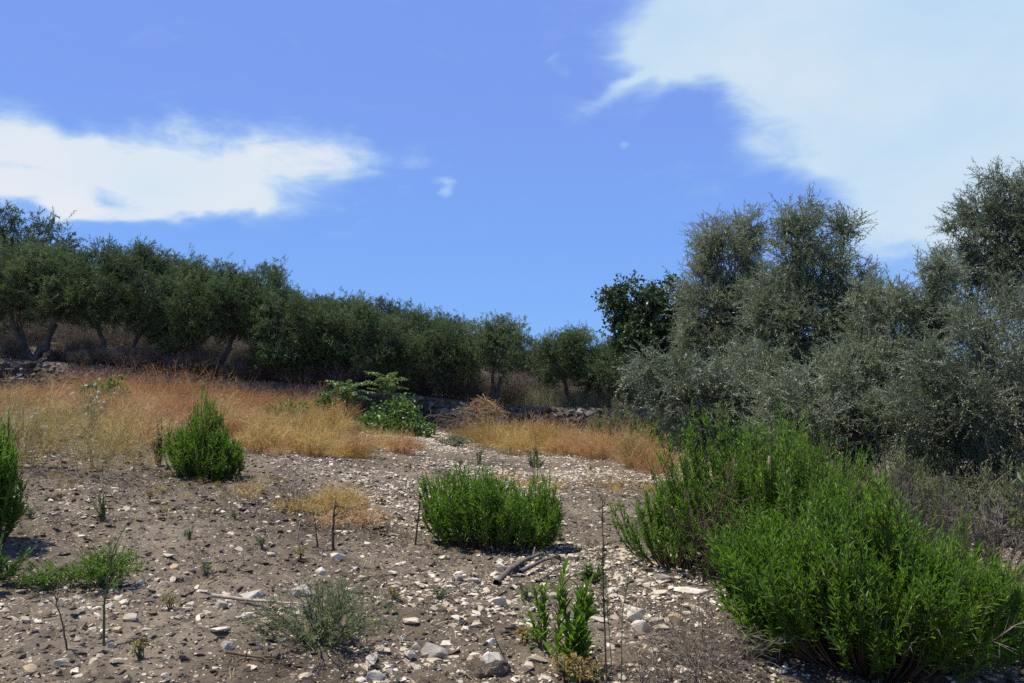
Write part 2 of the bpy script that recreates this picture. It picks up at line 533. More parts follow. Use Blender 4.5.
def make_gravel():
    rng = np.random.default_rng(11)
    n = 340000
    Y = (rng.uniform(0, 1, n) * (23 ** 1.25 - 2.6 ** 1.25) + 2.6 ** 1.25) ** (1 / 1.25)
    X = rng.uniform(-.78, .78, n) * (Y + .6)
    keep = rng.uniform(0, 2.2, n) < stone_density(X, Y)
    X, Y = X[keep][:70000], Y[keep][:70000]
    n = len(X)
    size = np.clip(.007 * rng.pareto(1.9, n) + .006, 0, .036) * (1 + .045 * Y)
    size = np.minimum(size, .05)
    P = np.stack([X, Y, gz(X, Y) + size * .12], -1)
    g = Geo()
    scatter_rocks(g, P, size, rng, FINE)
    tag(g.build('gravel', M['limestone']), 'small pale limestone chips strewn over the bare soil', 'gravel', kind='stuff')
    # crumbs and clods of the soil itself
    n = 60000
    Y = (rng.uniform(0, 1, n) * (14 ** 1.1 - 2.6 ** 1.1) + 2.6 ** 1.1) ** (1 / 1.1)
    X = rng.uniform(-.75, .75, n) * (Y + .6)
    size = np.clip(.010 * rng.pareto(2.2, n) + .008, 0, .042) * (1 + .03 * Y)
    P = np.stack([X, Y, gz(X, Y) + size * .05], -1)
    g = Geo()
    scatter_rocks(g, P, size, rng, FINE)
    tag(g.build('soil_crumbs', M['soil']), 'crumbly brown soil clods covering the field', 'soil crumbs', kind='stuff')
    # straw and broken twigs lying on the soil
    n = 9500
    Y = rng.uniform(3.2, 20, n); X = rng.uniform(-.72, .72, n) * Y
    a = rng.uniform(0, np.pi, n); L = rng.uniform(.03, .16, n)
    S = np.stack([X, Y, gz(X, Y) + .006], -1)
    X2, Y2 = X + np.cos(a) * L, Y + np.sin(a) * L
    E = np.stack([X2, Y2, gz(X2, Y2) + rng.uniform(.004, .03, n)], -1)
    g = Geo()
    ribbons(g, arc(S, E, 3, L * .05, rng), rng.uniform(.002, .005, n), rng, rng.uniform(0, 1, n))
    tag(g.build('plant_litter', M['litter']), 'thin straw and twig litter lying across the soil', 'plant litter', kind='stuff')
make_gravel()

# the stones one can point at: px, py, width px, height px, material, label
ROCKS = [
    (491, 659, 26, 18, 'limestone', 'bright white angular stone with a sharp top near the dark soil clod'),
    (497, 601, 26, 11, 'limestone', 'flat pale slab lying alone below the dark fallen sticks'),
    (433, 651, 30, 19, 'greystone', 'grey pitted stone standing on edge beside the bright white angular one'),
    (434, 660, 22, 5, 'limestone', 'thin white sliver of stone under the grey pitted stone'),
    (377, 676, 24, 14, 'greystone', 'grey rounded oblong stone below the purple flowered herb'),
    (252, 594, 28, 10, 'greystone', 'long flat grey slab above the pale fallen stick'),
    (302, 590, 30, 13, 'greystone', 'wide grey slab half hidden behind the purple flowered herb'),
    (249, 616, 20, 9, 'limestone', 'white wedge stone just below the pale fallen stick'),
    (257, 626, 12, 13, 'ochre', 'ochre yellow stone tucked against the white block by the herb'),
    (268, 621, 18, 10, 'limestone', 'white block between the ochre stone and the purple flowered herb'),
    (222, 605, 17, 12, 'limestone', 'pale pointed stone at the blunt end of the fallen stick'),
    (227, 645, 18, 10, 'greystone', 'grey stone just above the dark fallen twig'),
    (219, 629, 22, 6, 'limestone', 'curved pale flake between the stick and the grey stone'),
    (337, 556, 18, 8, 'limestone', 'ring shaped white stone at the foot of the dark dead stalks'),
    (361, 577, 13, 5, 'limestone', 'smooth oval white stone on open soil past the ring shaped one'),
    (320, 571, 12, 9, 'limestone', 'small upright pale block between the herb and the dark stalks'),
    (636, 614, 24, 18, 'limestone', 'large rounded grey white boulder in the cluster by the tall stalk'),
    (641, 626, 24, 14, 'limestone', 'low white boulder at the front of the stone cluster'),
    (675, 619, 17, 14, 'ochre', 'tan angular block at the edge of the stone cluster'),
    (657, 621, 17, 10, 'limestone', 'flat white stone in the middle of the stone cluster'),
    (663, 627, 20, 7, 'limestone', 'thin pale slab leaning under the tan angular block'),
    (661, 655, 14, 11, 'limestone', 'squarish white stone alone below the stone cluster'),
    (646, 646, 11, 8, 'ochre', 'small rounded cream stone between the cluster and the squarish stone'),
    (590, 655, 12, 9, 'limestone', 'white triangular stone beside the tall dark stalk'),
    (560, 659, 10, 9, 'limestone', 'small white stone at the base of the broad leaved seedling'),
    (549, 563, 15, 10, 'limestone', 'white block resting against the dark fallen sticks'),
    (501, 565, 15, 9, 'limestone', 'cream stone lying under the skirt of the round green shrub'),
    (459, 577, 12, 8, 'greystone', 'brown grey stone on the soil below the round green shrub'),
    (416, 646, 10, 11, 'limestone', 'upright white chip beside the grey pitted stone'),
    (409, 655, 15, 10, 'limestone', 'white lump nearest the grey pitted stone'),
    (451, 611, 10, 8, 'ochre', 'yellowish stone among white chips in open ground'),
    (413, 620, 24, 6, 'limestone', 'long flat white strip of stone in open ground'),
    (491, 642, 14, 9, 'limestone', 'white cube like stone above the bright angular one'),
    (690, 590, 36, 6, 'limestone', 'broad flat bedrock slab half buried beside the great green shrub'),
    (664, 577, 26, 8, 'greystone', 'low flat stone behind the broad half buried slab'),
    (174, 566, 12, 7, 'ochre', 'tan stone on bare soil past the grey green weed'),
    (168, 555, 15, 5, 'limestone', 'flat white chip on bare soil beyond the tan stone'),
    (117, 630, 11, 8, 'ochre', 'cream stone beside the foot of the bare dry stem'),
    (111, 646, 11, 8, 'greystone', 'bluish grey stone touching the foot of the bare dry stem'),
    (130, 616, 19, 9, 'limestone', 'pale flat stone behind the bare dry stem'),
    (165, 676, 9, 8, 'limestone', 'white conical stone at the near edge of the soil'),
    (30, 668, 20, 9, 'ochre', 'cream stone under the dark edge shrub'),
    (62, 662, 16, 9, 'limestone', 'pale stone between the edge shrub and the bare dry stem'),
]
def rock_at(px, py, wpx, hpx, mat, label, rng):
    p = at(px, py + hpx * .35)
    s = p[1] / F
    V, T = hull_rock(rng, 17, 1.0, True)
    flat = np.clip(hpx / wpx * 1.25, .25, 1.1)
    V = V * np.array([wpx * s / 2 / .9, wpx * s / 2 * rng.uniform(.6, .9), wpx * s / 2 * flat])
    V = V @ rotz(rng.uniform(-.35, .35)).T @ rotx(rng.uniform(-.15, .15)).T
    g = Geo(); g.add(V, T, rng.uniform(0, 1))
    o = g.build('stone', M[mat])
    o.location = (p[0], p[1], p[2] + wpx * s * flat * .16)
    return tag(o, label, 'stone', 'stones one can pick out on the field')
rk = np.random.default_rng(3)
for r in ROCKS:
    rock_at(*r, rk)

def scattered_stones():
    rng = np.random.default_rng(23)
    protos = []
    for V, T in BIGV:
        g = Geo(); g.add(V, T, rng.uniform(0, 1)); protos.append(g.mesh('stone', M['limestone']))
    zones = [(300, 480, 3.6, 9.5, 70, 'loose pale stone in the open scatter between purple flowered herb and round green shrub'),
             (480, 700, 3.9, 7.6, 75, 'loose pale stone in the scatter around the tall stalk and fallen sticks'),
             (60, 300, 3.8, 8.6, 45, 'loose pale stone on bare soil before the dome shaped dark green shrub'),
             (380, 640, 9.5, 20, 45, 'loose pale stone on ground beyond the round green shrub'),
             (690, 1010, 3.6, 4.4, 12, 'loose pale stone at the shaded foot of the great green shrub')]
    for (a, b, y0, y1, n, label) in zones:
        k = 0
        while k < n:
            Y = rng.uniform(y0 ** .7, y1 ** .7) ** (1 / .7)
            X = (rng.uniform(a, b) - 512) / F * Y
            if rng.uniform(0, 1.8) > stone_density(np.array(X), np.array(Y)):
                continue
            s = rng.uniform(.022, .05) * (1 + .06 * max(Y - 6, 0)) * rng.choice([.8, 1, 1.35], p=[.5, .35, .15])
            o = bpy.data.objects.new('loose_stone', protos[rng.integers(0, len(protos))])
            COL.objects.link(o)
            o.location = (X, Y, float(gz(X, Y)) + s * .18)
            o.scale = (s * rng.uniform(.9, 1.5), s, s * rng.uniform(.55, .95))
            o.rotation_euler = (rng.normal(0, .22), rng.normal(0, .22), rng.uniform(0, 6.28))
            tag(o, label, 'stone', label.replace('loose pale stone', 'loose pale stones'))
            k += 1
scattered_stones()

# soil clods
for (px, py, w, label) in [(488, 668, 48, 'dark soil clod beside the bright white angular stone'), (505, 632, 40, 'low dark clod of earth behind the broad leaved seedling')]:
    p = at(px, py); s = p[1] / F
    V, T = hull_rock(rk, 60, .45, True)
    V = V * w * s * .5 * (1 + .12 * rk.normal(0, 1, (len(V), 1)))
    g = Geo(); g.add(V, T)
    o = g.build('soil_clod', M['soil'], smooth=True); o.location = p + np.array([0, 0, -.01])
    tag(o, label, 'clod')

# ------------------------------------------------------------------ dry stone wall
def wall_piece(x0, x1, courses, label, seed, broken=.0):
    rng = np.random.default_rng(seed)
    pos, size = [], []
    xs = np.arange(x0, x1, .155)
    for c in range(courses + 1):
        for x in xs:
            xx = x + rng.uniform(-.08, .08)
            top = courses * (1 - broken * vnoise(np.array(xx * .9), np.array(3.3), seed))
            if c > top + rng.uniform(-.4, .4):
                continue
            y = wall_y(xx) + .10 + c * .035 + rng.uniform(-.06, .06)
            pos.append((xx, y, float(hgt(xx, wall_y(xx))) + .05 + c * .15 + rng.uniform(-.03, .03)))
            size.append(rng.choice([rng.uniform(.06, .11), rng.uniform(.11, .17), rng.uniform(.17, .25)], p=[.35, .45, .2]))
    g = Geo()
    scatter_rocks(g, np.array(pos), np.array(size), rng, BIGV, .25)
    m = np.array([(x0 + x1) / 2, wall_y((x0 + x1) / 2), 0])
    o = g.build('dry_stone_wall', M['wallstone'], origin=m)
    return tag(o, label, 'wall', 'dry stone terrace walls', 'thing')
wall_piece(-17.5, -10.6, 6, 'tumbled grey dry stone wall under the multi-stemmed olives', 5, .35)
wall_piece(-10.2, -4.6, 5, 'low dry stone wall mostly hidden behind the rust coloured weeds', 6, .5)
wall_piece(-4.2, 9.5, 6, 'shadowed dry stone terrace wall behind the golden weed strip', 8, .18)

# ------------------------------------------------------------------ trees
def tree(label, cat, base, blobs, mat, rng, nstem=3, leaf=(.085, .02), clump_r=.38, dens=1.0, spread=.5,
         trunk_r=.09, group=None, name='olive_tree', kind='kite', nl=13, shoot=.34, per=15, droop=.0, ang=.75):
    base = np.asarray(base, float)
    root = thing(name, base, label, cat, group)
    wood, crown = Geo(), Geo()
    C = np.array([b[0] for b in blobs]); Rr = np.array([b[1] for b in blobs])
    vol = Rr.prod(1)
    mean = (C * vol[:, None]).sum(0) / vol.sum()
    low = (C[:, 2] - Rr[:, 2]).min()
    H = mean[2] - base[2]
    # stems leaning apart from one foot, each with its own elbow
    forks = []
    order = np.argsort(C[:, 0])
    for k in range(nstem):
        tgt = C[order[int((k + .5) / nstem * len(C))]]
        off = (tgt - mean) * np.array([1, 1, 0]) * spread + rng.normal(0, .18, 3) * np.array([1, 1, 0])
        f = np.array([base[0], base[1], 0]) * .55 + np.array([mean[0], mean[1], 0]) * .45 + off
        f[2] = base[2] + H * rng.uniform(.45, .62)
        forks.append(f)
        S = base + rng.normal(0, .06, 3) * np.array([1, 1, 0]) + np.array([0, 0, -.15])
        P = arc(S[None], f[None], 8, -.03 * H, rng, .022 * H)
        r = trunk_r * rng.uniform(.75, 1.1)
        tubes(wood, P, r * 1.25, r * .62, 9)
    forks = np.array(forks)
    for c, r in zip(C, Rr):
        f = forks[np.argmin(((forks - c) ** 2).sum(1))]
        tip = c + np.array([0, 0, r[2] * .2])
        limb = arc(f[None], tip[None], 8, rng.uniform(-.1, .12) * H * .4, rng, .03 * H)
        tubes(wood, limb, trunk_r * .42, trunk_r * .09, 6)
        ncl = max(5, int(dens * 7.5 * (r[0] * r[1] * r[2]) ** (2 / 3) / clump_r ** 2))
        cc = in_ell(ncl, c, r * .92, rng, .7)
        st, _ = sample_paths(np.repeat(limb, ncl, 0), rng.uniform(.35, .95, (ncl, 1)))
        br = arc(st[:, 0], cc, 5, .04 * rng.uniform(-1, 1.4, ncl), rng, .03)
        tubes(wood, br, trunk_r * .2, .006, 4)
        # shoots of the clump
        m = per
        o = norm(cc - (c - np.array([0, 0, r[2] * .35])))
        D = norm(np.repeat(o, m, 0) * .55 + rng.normal(0, .62, (ncl * m, 3)) + np.array([0, 0, .10 - droop]))
        cr = clump_r * rng.uniform(.55, 1.15, ncl)
        S = np.repeat(cc, m, 0) + rng.normal(0, 1, (ncl * m, 3)) * np.repeat(cr, m)[:, None] * .36
        L = shoot * rng.uniform(.6, 1.3, ncl * m)
        E = S + D * L[:, None]
        sh = arc(S, E, 4, .06 * L + droop * .1, rng)
        tubes(wood, np.concatenate([np.repeat(cc, m, 0)[:, None] * .5 + sh[:, :1] * .5, sh], 1), .0032, .0010, 3)
        base_t = np.repeat(rng.uniform(.2, .8, ncl), m) + rng.normal(0, .12, ncl * m)
        leafy(crown, sh, .0, 1.0, nl, leaf[0], leaf[1], ang, rng, base_t, kind)
    wood.v = [v - base.astype(np.float32) for v in wood.v]
    crown.v = [v - base.astype(np.float32) for v in crown.v]
    wood.build('trunk', M['bark'], root, smooth=True)
    crown.build('crown', M[mat], root)
    return root

def pxblobs(Y, specs, rng, depth=1.0):
    out = []
    for s in specs:
        px, py, rx, ry = s[:4]
        dy = s[4] if len(s) > 4 else rng.uniform(-.3, .3)
        k = (Y + dy) / F
        out.append((at_y(px, py, Y + dy), np.array([rx * k, max(rx, ry) * k * .9 * depth, ry * k])))
    return out

def base_at(px, Y):
    x = (px - 512) / F * Y
    return on(x, Y)

FRONT = [  # base px, Y, blobs, stems, label
    (32, 24.2, [(20, 292, 46, 38), (60, 288, 34, 36), (2, 268, 34, 28), (38, 266, 30, 20), (72, 262, 16, 12)], 4, 'spreading olive with several dark trunks above the tumbled stone wall'),
    (112, 24.2, [(98, 292, 38, 36), (135, 284, 38, 32), (110, 262, 22, 16), (150, 312, 28, 26), (148, 262, 14, 12)], 2, 'olive whose pale trunk leans low beside the spreading many-trunked olive'),
    (213, 24.2, [(190, 305, 38, 36), (232, 306, 38, 36), (178, 328, 26, 28), (212, 282, 26, 16), (194, 270, 12, 12)], 3, 'olive with three bare diverging trunks behind the rust coloured weeds'),
    (285, 24.5, [(285, 322, 36, 30), (262, 318, 24, 30), (312, 334, 28, 30), (268, 285, 13, 18), (285, 350, 34, 24)], 2, 'round olive carrying one tuft that pokes above its crown'),
    (350, 25.0, [(345, 332, 36, 32), (372, 345, 28, 32), (328, 348, 26, 28), (352, 312, 24, 14)], 2, 'olive growing behind the feathery green saplings'),
    (424, 25.8, [(412, 345, 32, 32), (442, 354, 28, 30), (398, 360, 22, 26), (420, 328, 18, 12)], 2, 'olive standing between the feathery saplings and the open-trunked olive'),
    (492, 26.4, [(478, 346, 28, 24), (504, 348, 24, 26), (462, 364, 20, 20), (494, 333, 16, 12), (500, 326, 8, 8)], 3, 'olive with forked trunks standing clear above the reddish brush heap'),
    (572, 27.6, [(552, 360, 26, 26), (578, 356, 26, 24), (566, 342, 16, 10), (545, 345, 12, 8), (590, 372, 16, 22)], 2, 'small round olive behind the pale grass patch'),
    (618, 27.0, [(612, 368, 26, 26), (638, 376, 24, 26), (604, 354, 12, 10)], 2, 'small olive half hidden by the silvery arching branches'),
]
tr = np.random.default_rng(41)
for (bp, Y, bl, ns, lab) in FRONT:
    tree(lab, 'olive tree', base_at(bp, Y), pxblobs(Y - .4, bl, tr, 1.45), 'olive', tr, ns, leaf=(.105, .027), clump_r=.46, trunk_r=.10, spread=.95,
         group='olive trees of the front terrace row', per=28, nl=11, shoot=.23)

# rows behind: four trees built, the others copied part by part
def make_back_proto(seed):
    r = np.random.default_rng(seed)
    bl = [(np.array([r.uniform(-.9, .9), r.uniform(-.7, .7), r.uniform(1.5, 2.5)]), np.array([.85, .85, .7]) * r.uniform(.8, 1.2)) for _ in range(5)]
    bl += [(np.array([a, b_, .95]), np.array([.75, .7, .6])) for a, b_ in ((-.7, -.3), (.7, .2), (0, .5))]
    bl.append((np.array([r.uniform(-.4, .4), 0, 3.05]), np.array([.55, .5, .45])))
    return tree('', None, (0, 0, 0), bl, 'olive_dark', r, 2, leaf=(.115, .031), clump_r=.46, trunk_r=.08, per=20, nl=11, shoot=.23)
protos = [make_back_proto(s) for s in (61, 62, 63, 64)]
BACK = [(4, 30, 211, 'tall olive crown rising highest at the end of the tree line'),
        (62, 32, 241, 'back row olive whose top shows past the spreading many-trunked olive'),
        (108, 31, 252, 'back row olive peeping over the leaning pale-trunked olive'),
        (152, 30, 247, 'back row olive with a tall top between the leaning and the three-trunked olives'),
        (190, 30.5, 262, 'back row olive with a ragged top directly over the three-trunked olive'),
        (226, 31, 272, 'back row olive with a small round top past the three-trunked olive'),
        (262, 32, 266, 'back row olive whose dark top stands behind the tufted round olive'),
        (305, 32, 296, 'back row olive filling the skyline just past the tufted round olive'),
        (333, 33, 296, 'back row olive with an even rounded top above the feathery saplings'),
        (356, 34, 297, 'dark flat-topped back row olive over the feathery saplings'),
        (380, 33, 299, 'back row olive with a knobbly top past the flat-topped one'),
        (406, 34, 301, 'back row olive with a pointed tuft at mid skyline'),
        (432, 34, 311, 'back row olive with twin tops behind the middle of the row'),
        (457, 34, 312, 'back row olive with a high tuft next to the open-trunked olive'),
        (527, 35, 338, 'low back row olive in the gap past the open-trunked olive'),
        (560, 35, 333, 'low back row olive showing above the small round olive'),
        (600, 34, 345, 'low back row olive next to the dark broad-leaved tree'),
        (668, 33, 330, 'back row olive behind the dark broad-leaved tree'),
        (-45, 30, 235, 'back row olive at the very end of the terrace'),
        (285, 38, 292, 'deep row olive seen through the gap past the tufted olive'),
        (130, 38, 262, 'deep row olive closing the gap past the leaning olive'),
        (480, 40, 330, 'deep row olive closing the gap beside the open-trunked olive')]
BACK += [(px, Y, ty, 'deep row olive filling the dark gaps between the front trunks') for px, Y, ty in
         ((20, 36, 262), (75, 37, 268), (180, 37, 278), (235, 38, 285), (330, 39, 304), (370, 40, 306), (410, 41, 316), (445, 41, 322), (515, 42, 340), (545, 42, 342), (585, 41, 348), (625, 40, 345), (-30, 37, 262))]
br = np.random.default_rng(77)
used = set()
def copy_tree(src, parent=None):
    c = src.copy(); COL.objects.link(c)
    if parent is not None:
        c.parent = parent
    for ch in list(src.children):
        copy_tree(ch, c)
    return c
for i, (px, Y, ty, lab) in enumerate(BACK):
    k = i % 4
    src = protos[k]
    o = src if k not in used else copy_tree(src)
    used.add(k)
    b = base_at(px, Y)
    top = at_y(px, ty, Y)[2]
    s = (top - b[2]) / 3.55
    o.location = b
    o.scale = (s * 1.02, s * 1.02, s)
    o.rotation_euler = (0, 0, br.uniform(0, 6.28))
    tag(o, lab, 'olive tree', 'deep row olives between the front trunks' if 'filling the dark gaps' in lab else 'olive trees of the rear rows')

# the near trees beside the field
def near(label, bp, Y, bl, mat='olive_grey', **kw):
    a = dict(nstem=3, leaf=(.088, .0215), clump_r=.32, trunk_r=.07, per=22, nl=14, shoot=.32, ang=.58)
    a.update(kw)
    return tree(label, 'olive tree', base_at(bp, Y), pxblobs(Y, bl, tr), mat, tr, group='silvery olives beside the field', **a)
near('tall slim olive standing next to the dark broad-leaved tree', 722, 16.5,
     [(728, 255, 34, 36), (722, 315, 40, 46), (748, 348, 38, 38), (705, 300, 24, 36), (748, 230, 18, 18), (715, 232, 16, 14), (700, 345, 24, 30), (762, 312, 26, 34), (742, 280, 28, 28)])
near('tall olive with sparse twiggy top and a gap of sky at its side', 800, 14.0,
     [(802, 325, 44, 40), (818, 278, 34, 32), (792, 244, 18, 24), (800, 222, 20, 18), (842, 240, 16, 18), (838, 305, 36, 34), (780, 372, 46, 40), (848, 352, 40, 40), (770, 320, 16, 30), (858, 305, 28, 32), (780, 300, 20, 28)], dens=1.15)
near('broad grey olive bending over the great green shrub', 905, 12.3,
     [(900, 335, 50, 42), (918, 300, 32, 22), (868, 378, 48, 42), (948, 352, 42, 42), (895, 415, 62, 40), (940, 430, 50, 36), (850, 430, 44, 34), (935, 275, 16, 14), (880, 300, 22, 18)])
near('tall darker green olive rising highest beside the field', 1020, 15.0,
     [(1002, 240, 42, 44), (1034, 205, 40, 38), (984, 215, 22, 22), (958, 268, 26, 20), (1000, 185, 14, 18), (962, 236, 20, 12), (1050, 265, 56, 50), (970, 300, 40, 34), (1060, 215, 40, 50)],
     leaf=(.084, .0205), dens=.85)
near('bushy silver olive closest to the dead grey branches', 1010, 10.6,
     [(975, 375, 60, 46), (1030, 345, 48, 46), (935, 415, 50, 42), (1020, 435, 62, 52), (965, 455, 50, 36), (1080, 380, 60, 60), (985, 322, 30, 20)], leaf=(.075, .0175))
near('low silver olive with arching pale branches in front of slim olive', 705, 13.2,
     [(690, 388, 40, 24), (652, 372, 20, 10), (722, 404, 44, 28), (752, 380, 34, 30), (668, 398, 24, 16), (760, 425, 44, 30), (715, 430, 44, 24)], droop=.25)
near('shaded olive low between the sparse-topped olive and the great shrub', 830, 11.6,
     [(825, 405, 48, 34), (790, 412, 40, 30), (860, 425, 46, 28)], mat='olive_grey')
tree('dark broad-leaved tree with coarse leaves against the sky', 'tree', base_at(655, 22), pxblobs(22, [(640, 312, 32, 26), (622, 298, 18, 16), (664, 302, 22, 20), (668, 335, 28, 26), (640, 345, 24, 18), (612, 300, 8, 8), (655, 368, 30, 22), (684, 312, 14, 24), (650, 330, 30, 26), (626, 330, 16, 22), (672, 352, 24, 22)], tr),
     'fig', tr, 2, leaf=(.15, .10), clump_r=.36, trunk_r=.09, per=9, nl=7, shoot=.32, name='broadleaf_tree', kind='kite', dens=.72, ang=.95)

# ------------------------------------------------------------------ leafy shrubs of the field
def shrub(label, base, rx, ry, H, n, mat, rng, name='green_shrub', L=.078, Wd=.0128, nl=38, side=3, t0=.42, cat='shrub', group=None,
          foot=.38, flat=.5, ang=.52, dead=0, kind='blade', up=.0, side_len=.17, side_nl=15):
    base = np.asarray(base, float)
    root = thing(name, base, label, cat, group)
    stem, fol = Geo(), Geo()
    u = norm(rng.normal(0, 1, (n, 2))) * (rng.uniform(0, 1, (n, 1)) ** .55)
    rr = np.linalg.norm(u, axis=1)
    lump = .66 + .62 * vnoise(u[:, 0] * 2.6 + 9, u[:, 1] * 2.6, int(rng.integers(0, 999)))
    h = H * (1 - flat * rr ** 2) * lump * np.where(rng.uniform(0, 1, n) < .3, rng.uniform(.4, .8, n), rng.uniform(.82, 1.05, n))
    wild = rng.uniform(0, 1, n) < .07
    h = np.where(wild, h * rng.uniform(1.1, 1.3, n), h)
    off = u * np.array([rx, ry]) * np.where(wild, 1.12, 1.0)[:, None]
    E = base + np.concatenate([off, np.zeros((n, 1))], 1)
    S = base + np.concatenate([off * foot + rng.normal(0, .02, (n, 2)), np.zeros((n, 1))], 1)
    S[:, 2] = gz(S[:, 0], S[:, 1]) - .02
    E[:, 2] = gz(E[:, 0], E[:, 1]) + h
    Mi = S * .22 + E * .78
    Mi[:, 2] = S[:, 2] + (E[:, 2] - S[:, 2]) * (.35 + up)
    s = np.linspace(0, 1, 7)[None, :, None]
    P = S[:, None] * (1 - s) ** 2 + 2 * Mi[:, None] * s * (1 - s) + E[:, None] * s ** 2
    P = P + rng.normal(0, .006, P.shape) * s
    tubes(stem, P, .0065, .002, 4)
    bt = rng.uniform(.2, .8, n)
    leafy(fol, P, t0, 1.0, nl, L, Wd, ang, rng, bt, kind, tip=.62)
    if side:
        t = rng.uniform(.5, .93, (n, side))
        q, T = sample_paths(P, t)
        q, T = q.reshape(-1, 3), T.reshape(-1, 3)
        D = norm(T * .75 + rng.normal(0, .40, T.shape) + np.array([0, 0, .62]))
        ln_ = side_len * rng.uniform(.55, 1.2, len(q))
        Q = arc(q, q + D * ln_[:, None], 4, -.08 * ln_, rng)
        tubes(stem, Q, .003, .0014, 3)
        leafy(fol, Q, .08, 1.0, side_nl, L * .9, Wd, ang, rng, np.repeat(bt, side), kind, tip=.6)
    stem.v = [v - base.astype(np.float32) for v in stem.v]
    fol.v = [v - base.astype(np.float32) for v in fol.v]
    stem.build('stem', M['twig'], root)
    fol.build('foliage', M[mat], root)
    if dead:
        g = Geo()
        v = norm(rng.normal(0, 1, (dead, 2))) * rng.uniform(.3, 1.0, (dead, 1))
        S = base + np.concatenate([v * np.array([rx, ry]) * .5, np.zeros((dead, 1))], 1)
        S[:, 2] = gz(S[:, 0], S[:, 1])
        E = S + np.concatenate([v * np.array([rx, ry]) * .6, rng.uniform(.1, .7, (dead, 1)) * H], 1)
        P = arc(S, E, 6, rng.uniform(-.05, .1, dead), rng, .012)
        twiggy(g, P, rng, .004, 4, .22)
        g.v = [x - base.astype(np.float32) for x in g.v]
        g.build('dead_growth', M['drygrey'], root)
    return root

def twiggy(g, P, rng, r, k, ln_, tint=None, ribbon=False):
    """paths with k side twigs each and a second order of finer ones"""
    n = len(P)
    tint = rng.uniform(0, 1, n) if tint is None else tint
    def put(Q, rad, tt):
        if ribbon:
            ribbons(g, Q, rad * 2, rng, tt)
        else:
            tubes(g, Q, rad, rad * .35, 3, tt)
    put(P, r, tint)
    q, T = sample_paths(P, rng.uniform(.25, .98, (n, k)))
    q, T = q.reshape(-1, 3), T.reshape(-1, 3)
    D = norm(T + rng.normal(0, .6, T.shape))
    l = ln_ * rng.uniform(.4, 1.3, len(q))
    Q = arc(q, q + D * l[:, None], 4, .04 * l, rng, .08 * ln_ * .3)
    t2 = np.clip(np.repeat(tint, k) + rng.normal(0, .1, len(q)), 0, 1)
    put(Q, r * .55, t2)
    q2, T2 = sample_paths(Q, rng.uniform(.3, .98, (len(q), 3)))
    q2, T2 = q2.reshape(-1, 3), T2.reshape(-1, 3)
    D = norm(T2 + rng.normal(0, .6, T2.shape))
    l = ln_ * .4 * rng.uniform(.4, 1.3, len(q2))
    put(arc(q2, q2 + D * l[:, None], 3, 0, rng), r * .4, np.repeat(t2, 3))

sr = np.random.default_rng(101)
def gp(px, Y, dz=0):
    return on((px - 512) / F * Y, Y, dz)

# the great shrub and its neighbours
shrub('great dense bright green shrub filling the near corner of the field', gp(858, 4.85), .92, .74, .96, 700, 'inula', sr, nl=38, side=3, flat=.42, dead=26, ang=.45)
shrub('tall loose green shrub with brown stems behind the great dense shrub', gp(768, 7.3), 1.12, .8, 1.52, 520, 'inula', sr, nl=38, side=3, flat=.5, dead=22, t0=.44)
shrub('open shoots of green shrub leaning over the half buried slab', gp(672, 7.2), .55, .5, .72, 70, 'inula', sr, nl=30, side=2, flat=.35, t0=.35)
shrub('dull green shrub mixed with dry twigs under the silver olives', gp(905, 8.0), .75, .5, 1.0, 120, 'inula_dull', sr, nl=30, side=2, dead=60)
shrub('dim green bush under the broad grey olive', gp(900, 10.4), 1.0, .5, 1.0, 110, 'herb', sr, nl=24, side=3, name='dark_bush', L=.07, Wd=.016, group='dim bushes in the shade of the silver olives')
shrub('dim green bush under the bushy silver olive by the grey branches', gp(1000, 9.4), 1.0, .5, .95, 110, 'herb', sr, nl=24, side=3, name='dark_bush', L=.07, Wd=.016, group='dim bushes in the shade of the silver olives')
shrub('dim green bush between the loose tall shrub and the grey dead branches', gp(905, 9.3), .8, .4, .8, 110, 'herb', sr, nl=24, side=3, name='dark_bush', L=.07, Wd=.016, group='dim bushes in the shade of the silver olives')
shrub('dim green bush behind the tall loose shrub', gp(790, 10.6), 1.0, .5, .9, 110, 'herb', sr, nl=24, side=3, name='dark_bush', L=.07, Wd=.016, group='dim bushes in the shade of the silver olives')
shrub('small bright shrub at the very edge past the great dense shrub', gp(1035, 5.0), .34, .34, .5, 70, 'inula', sr, nl=30, side=2)
shrub('round green shrub alone in the middle of the stony field', at(490, 553) + np.array([0, .35, 0]), .72, .5, .78, 250, 'inula', sr, nl=38, side=3, L=.084, flat=.40, t0=.25, foot=.6)
shrub('dome shaped dark green shrub in front of the rust coloured weeds', at(192, 481) + np.array([0, .35, 0]), .48, .42, .88, 200, 'inula', sr, L=.068, Wd=.0135, nl=36, side=3, flat=.62, t0=.2, foot=.6)
shrub('slim sprig standing beside the dome shaped dark green shrub', gp(161, 10.4), .07, .07, .52, 9, 'vine', sr, L=.055, nl=30, side=2, t0=.3)
shrub('green edge shrub with long leaves cut by the picture border', gp(-20, 5.9), .30, .32, .95, 120, 'inula', sr, L=.085, Wd=.015, nl=38, side=3, flat=.4, foot=.6, t0=.25)
shrub('dark low shrub under the long-leaved edge shrub', gp(-22, 4.9), .24, .28, .30, 40, 'vine', sr, nl=26, side=2)
shrub('broad leaved seedling with two upright leafy shoots', at(568, 672), .15, .12, .54, 11, 'inula', sr, name='leafy_seedling', L=.125, Wd=.029, nl=30, side=1, t0=.15, up=.15, ang=.5, cat='plant', side_nl=12)
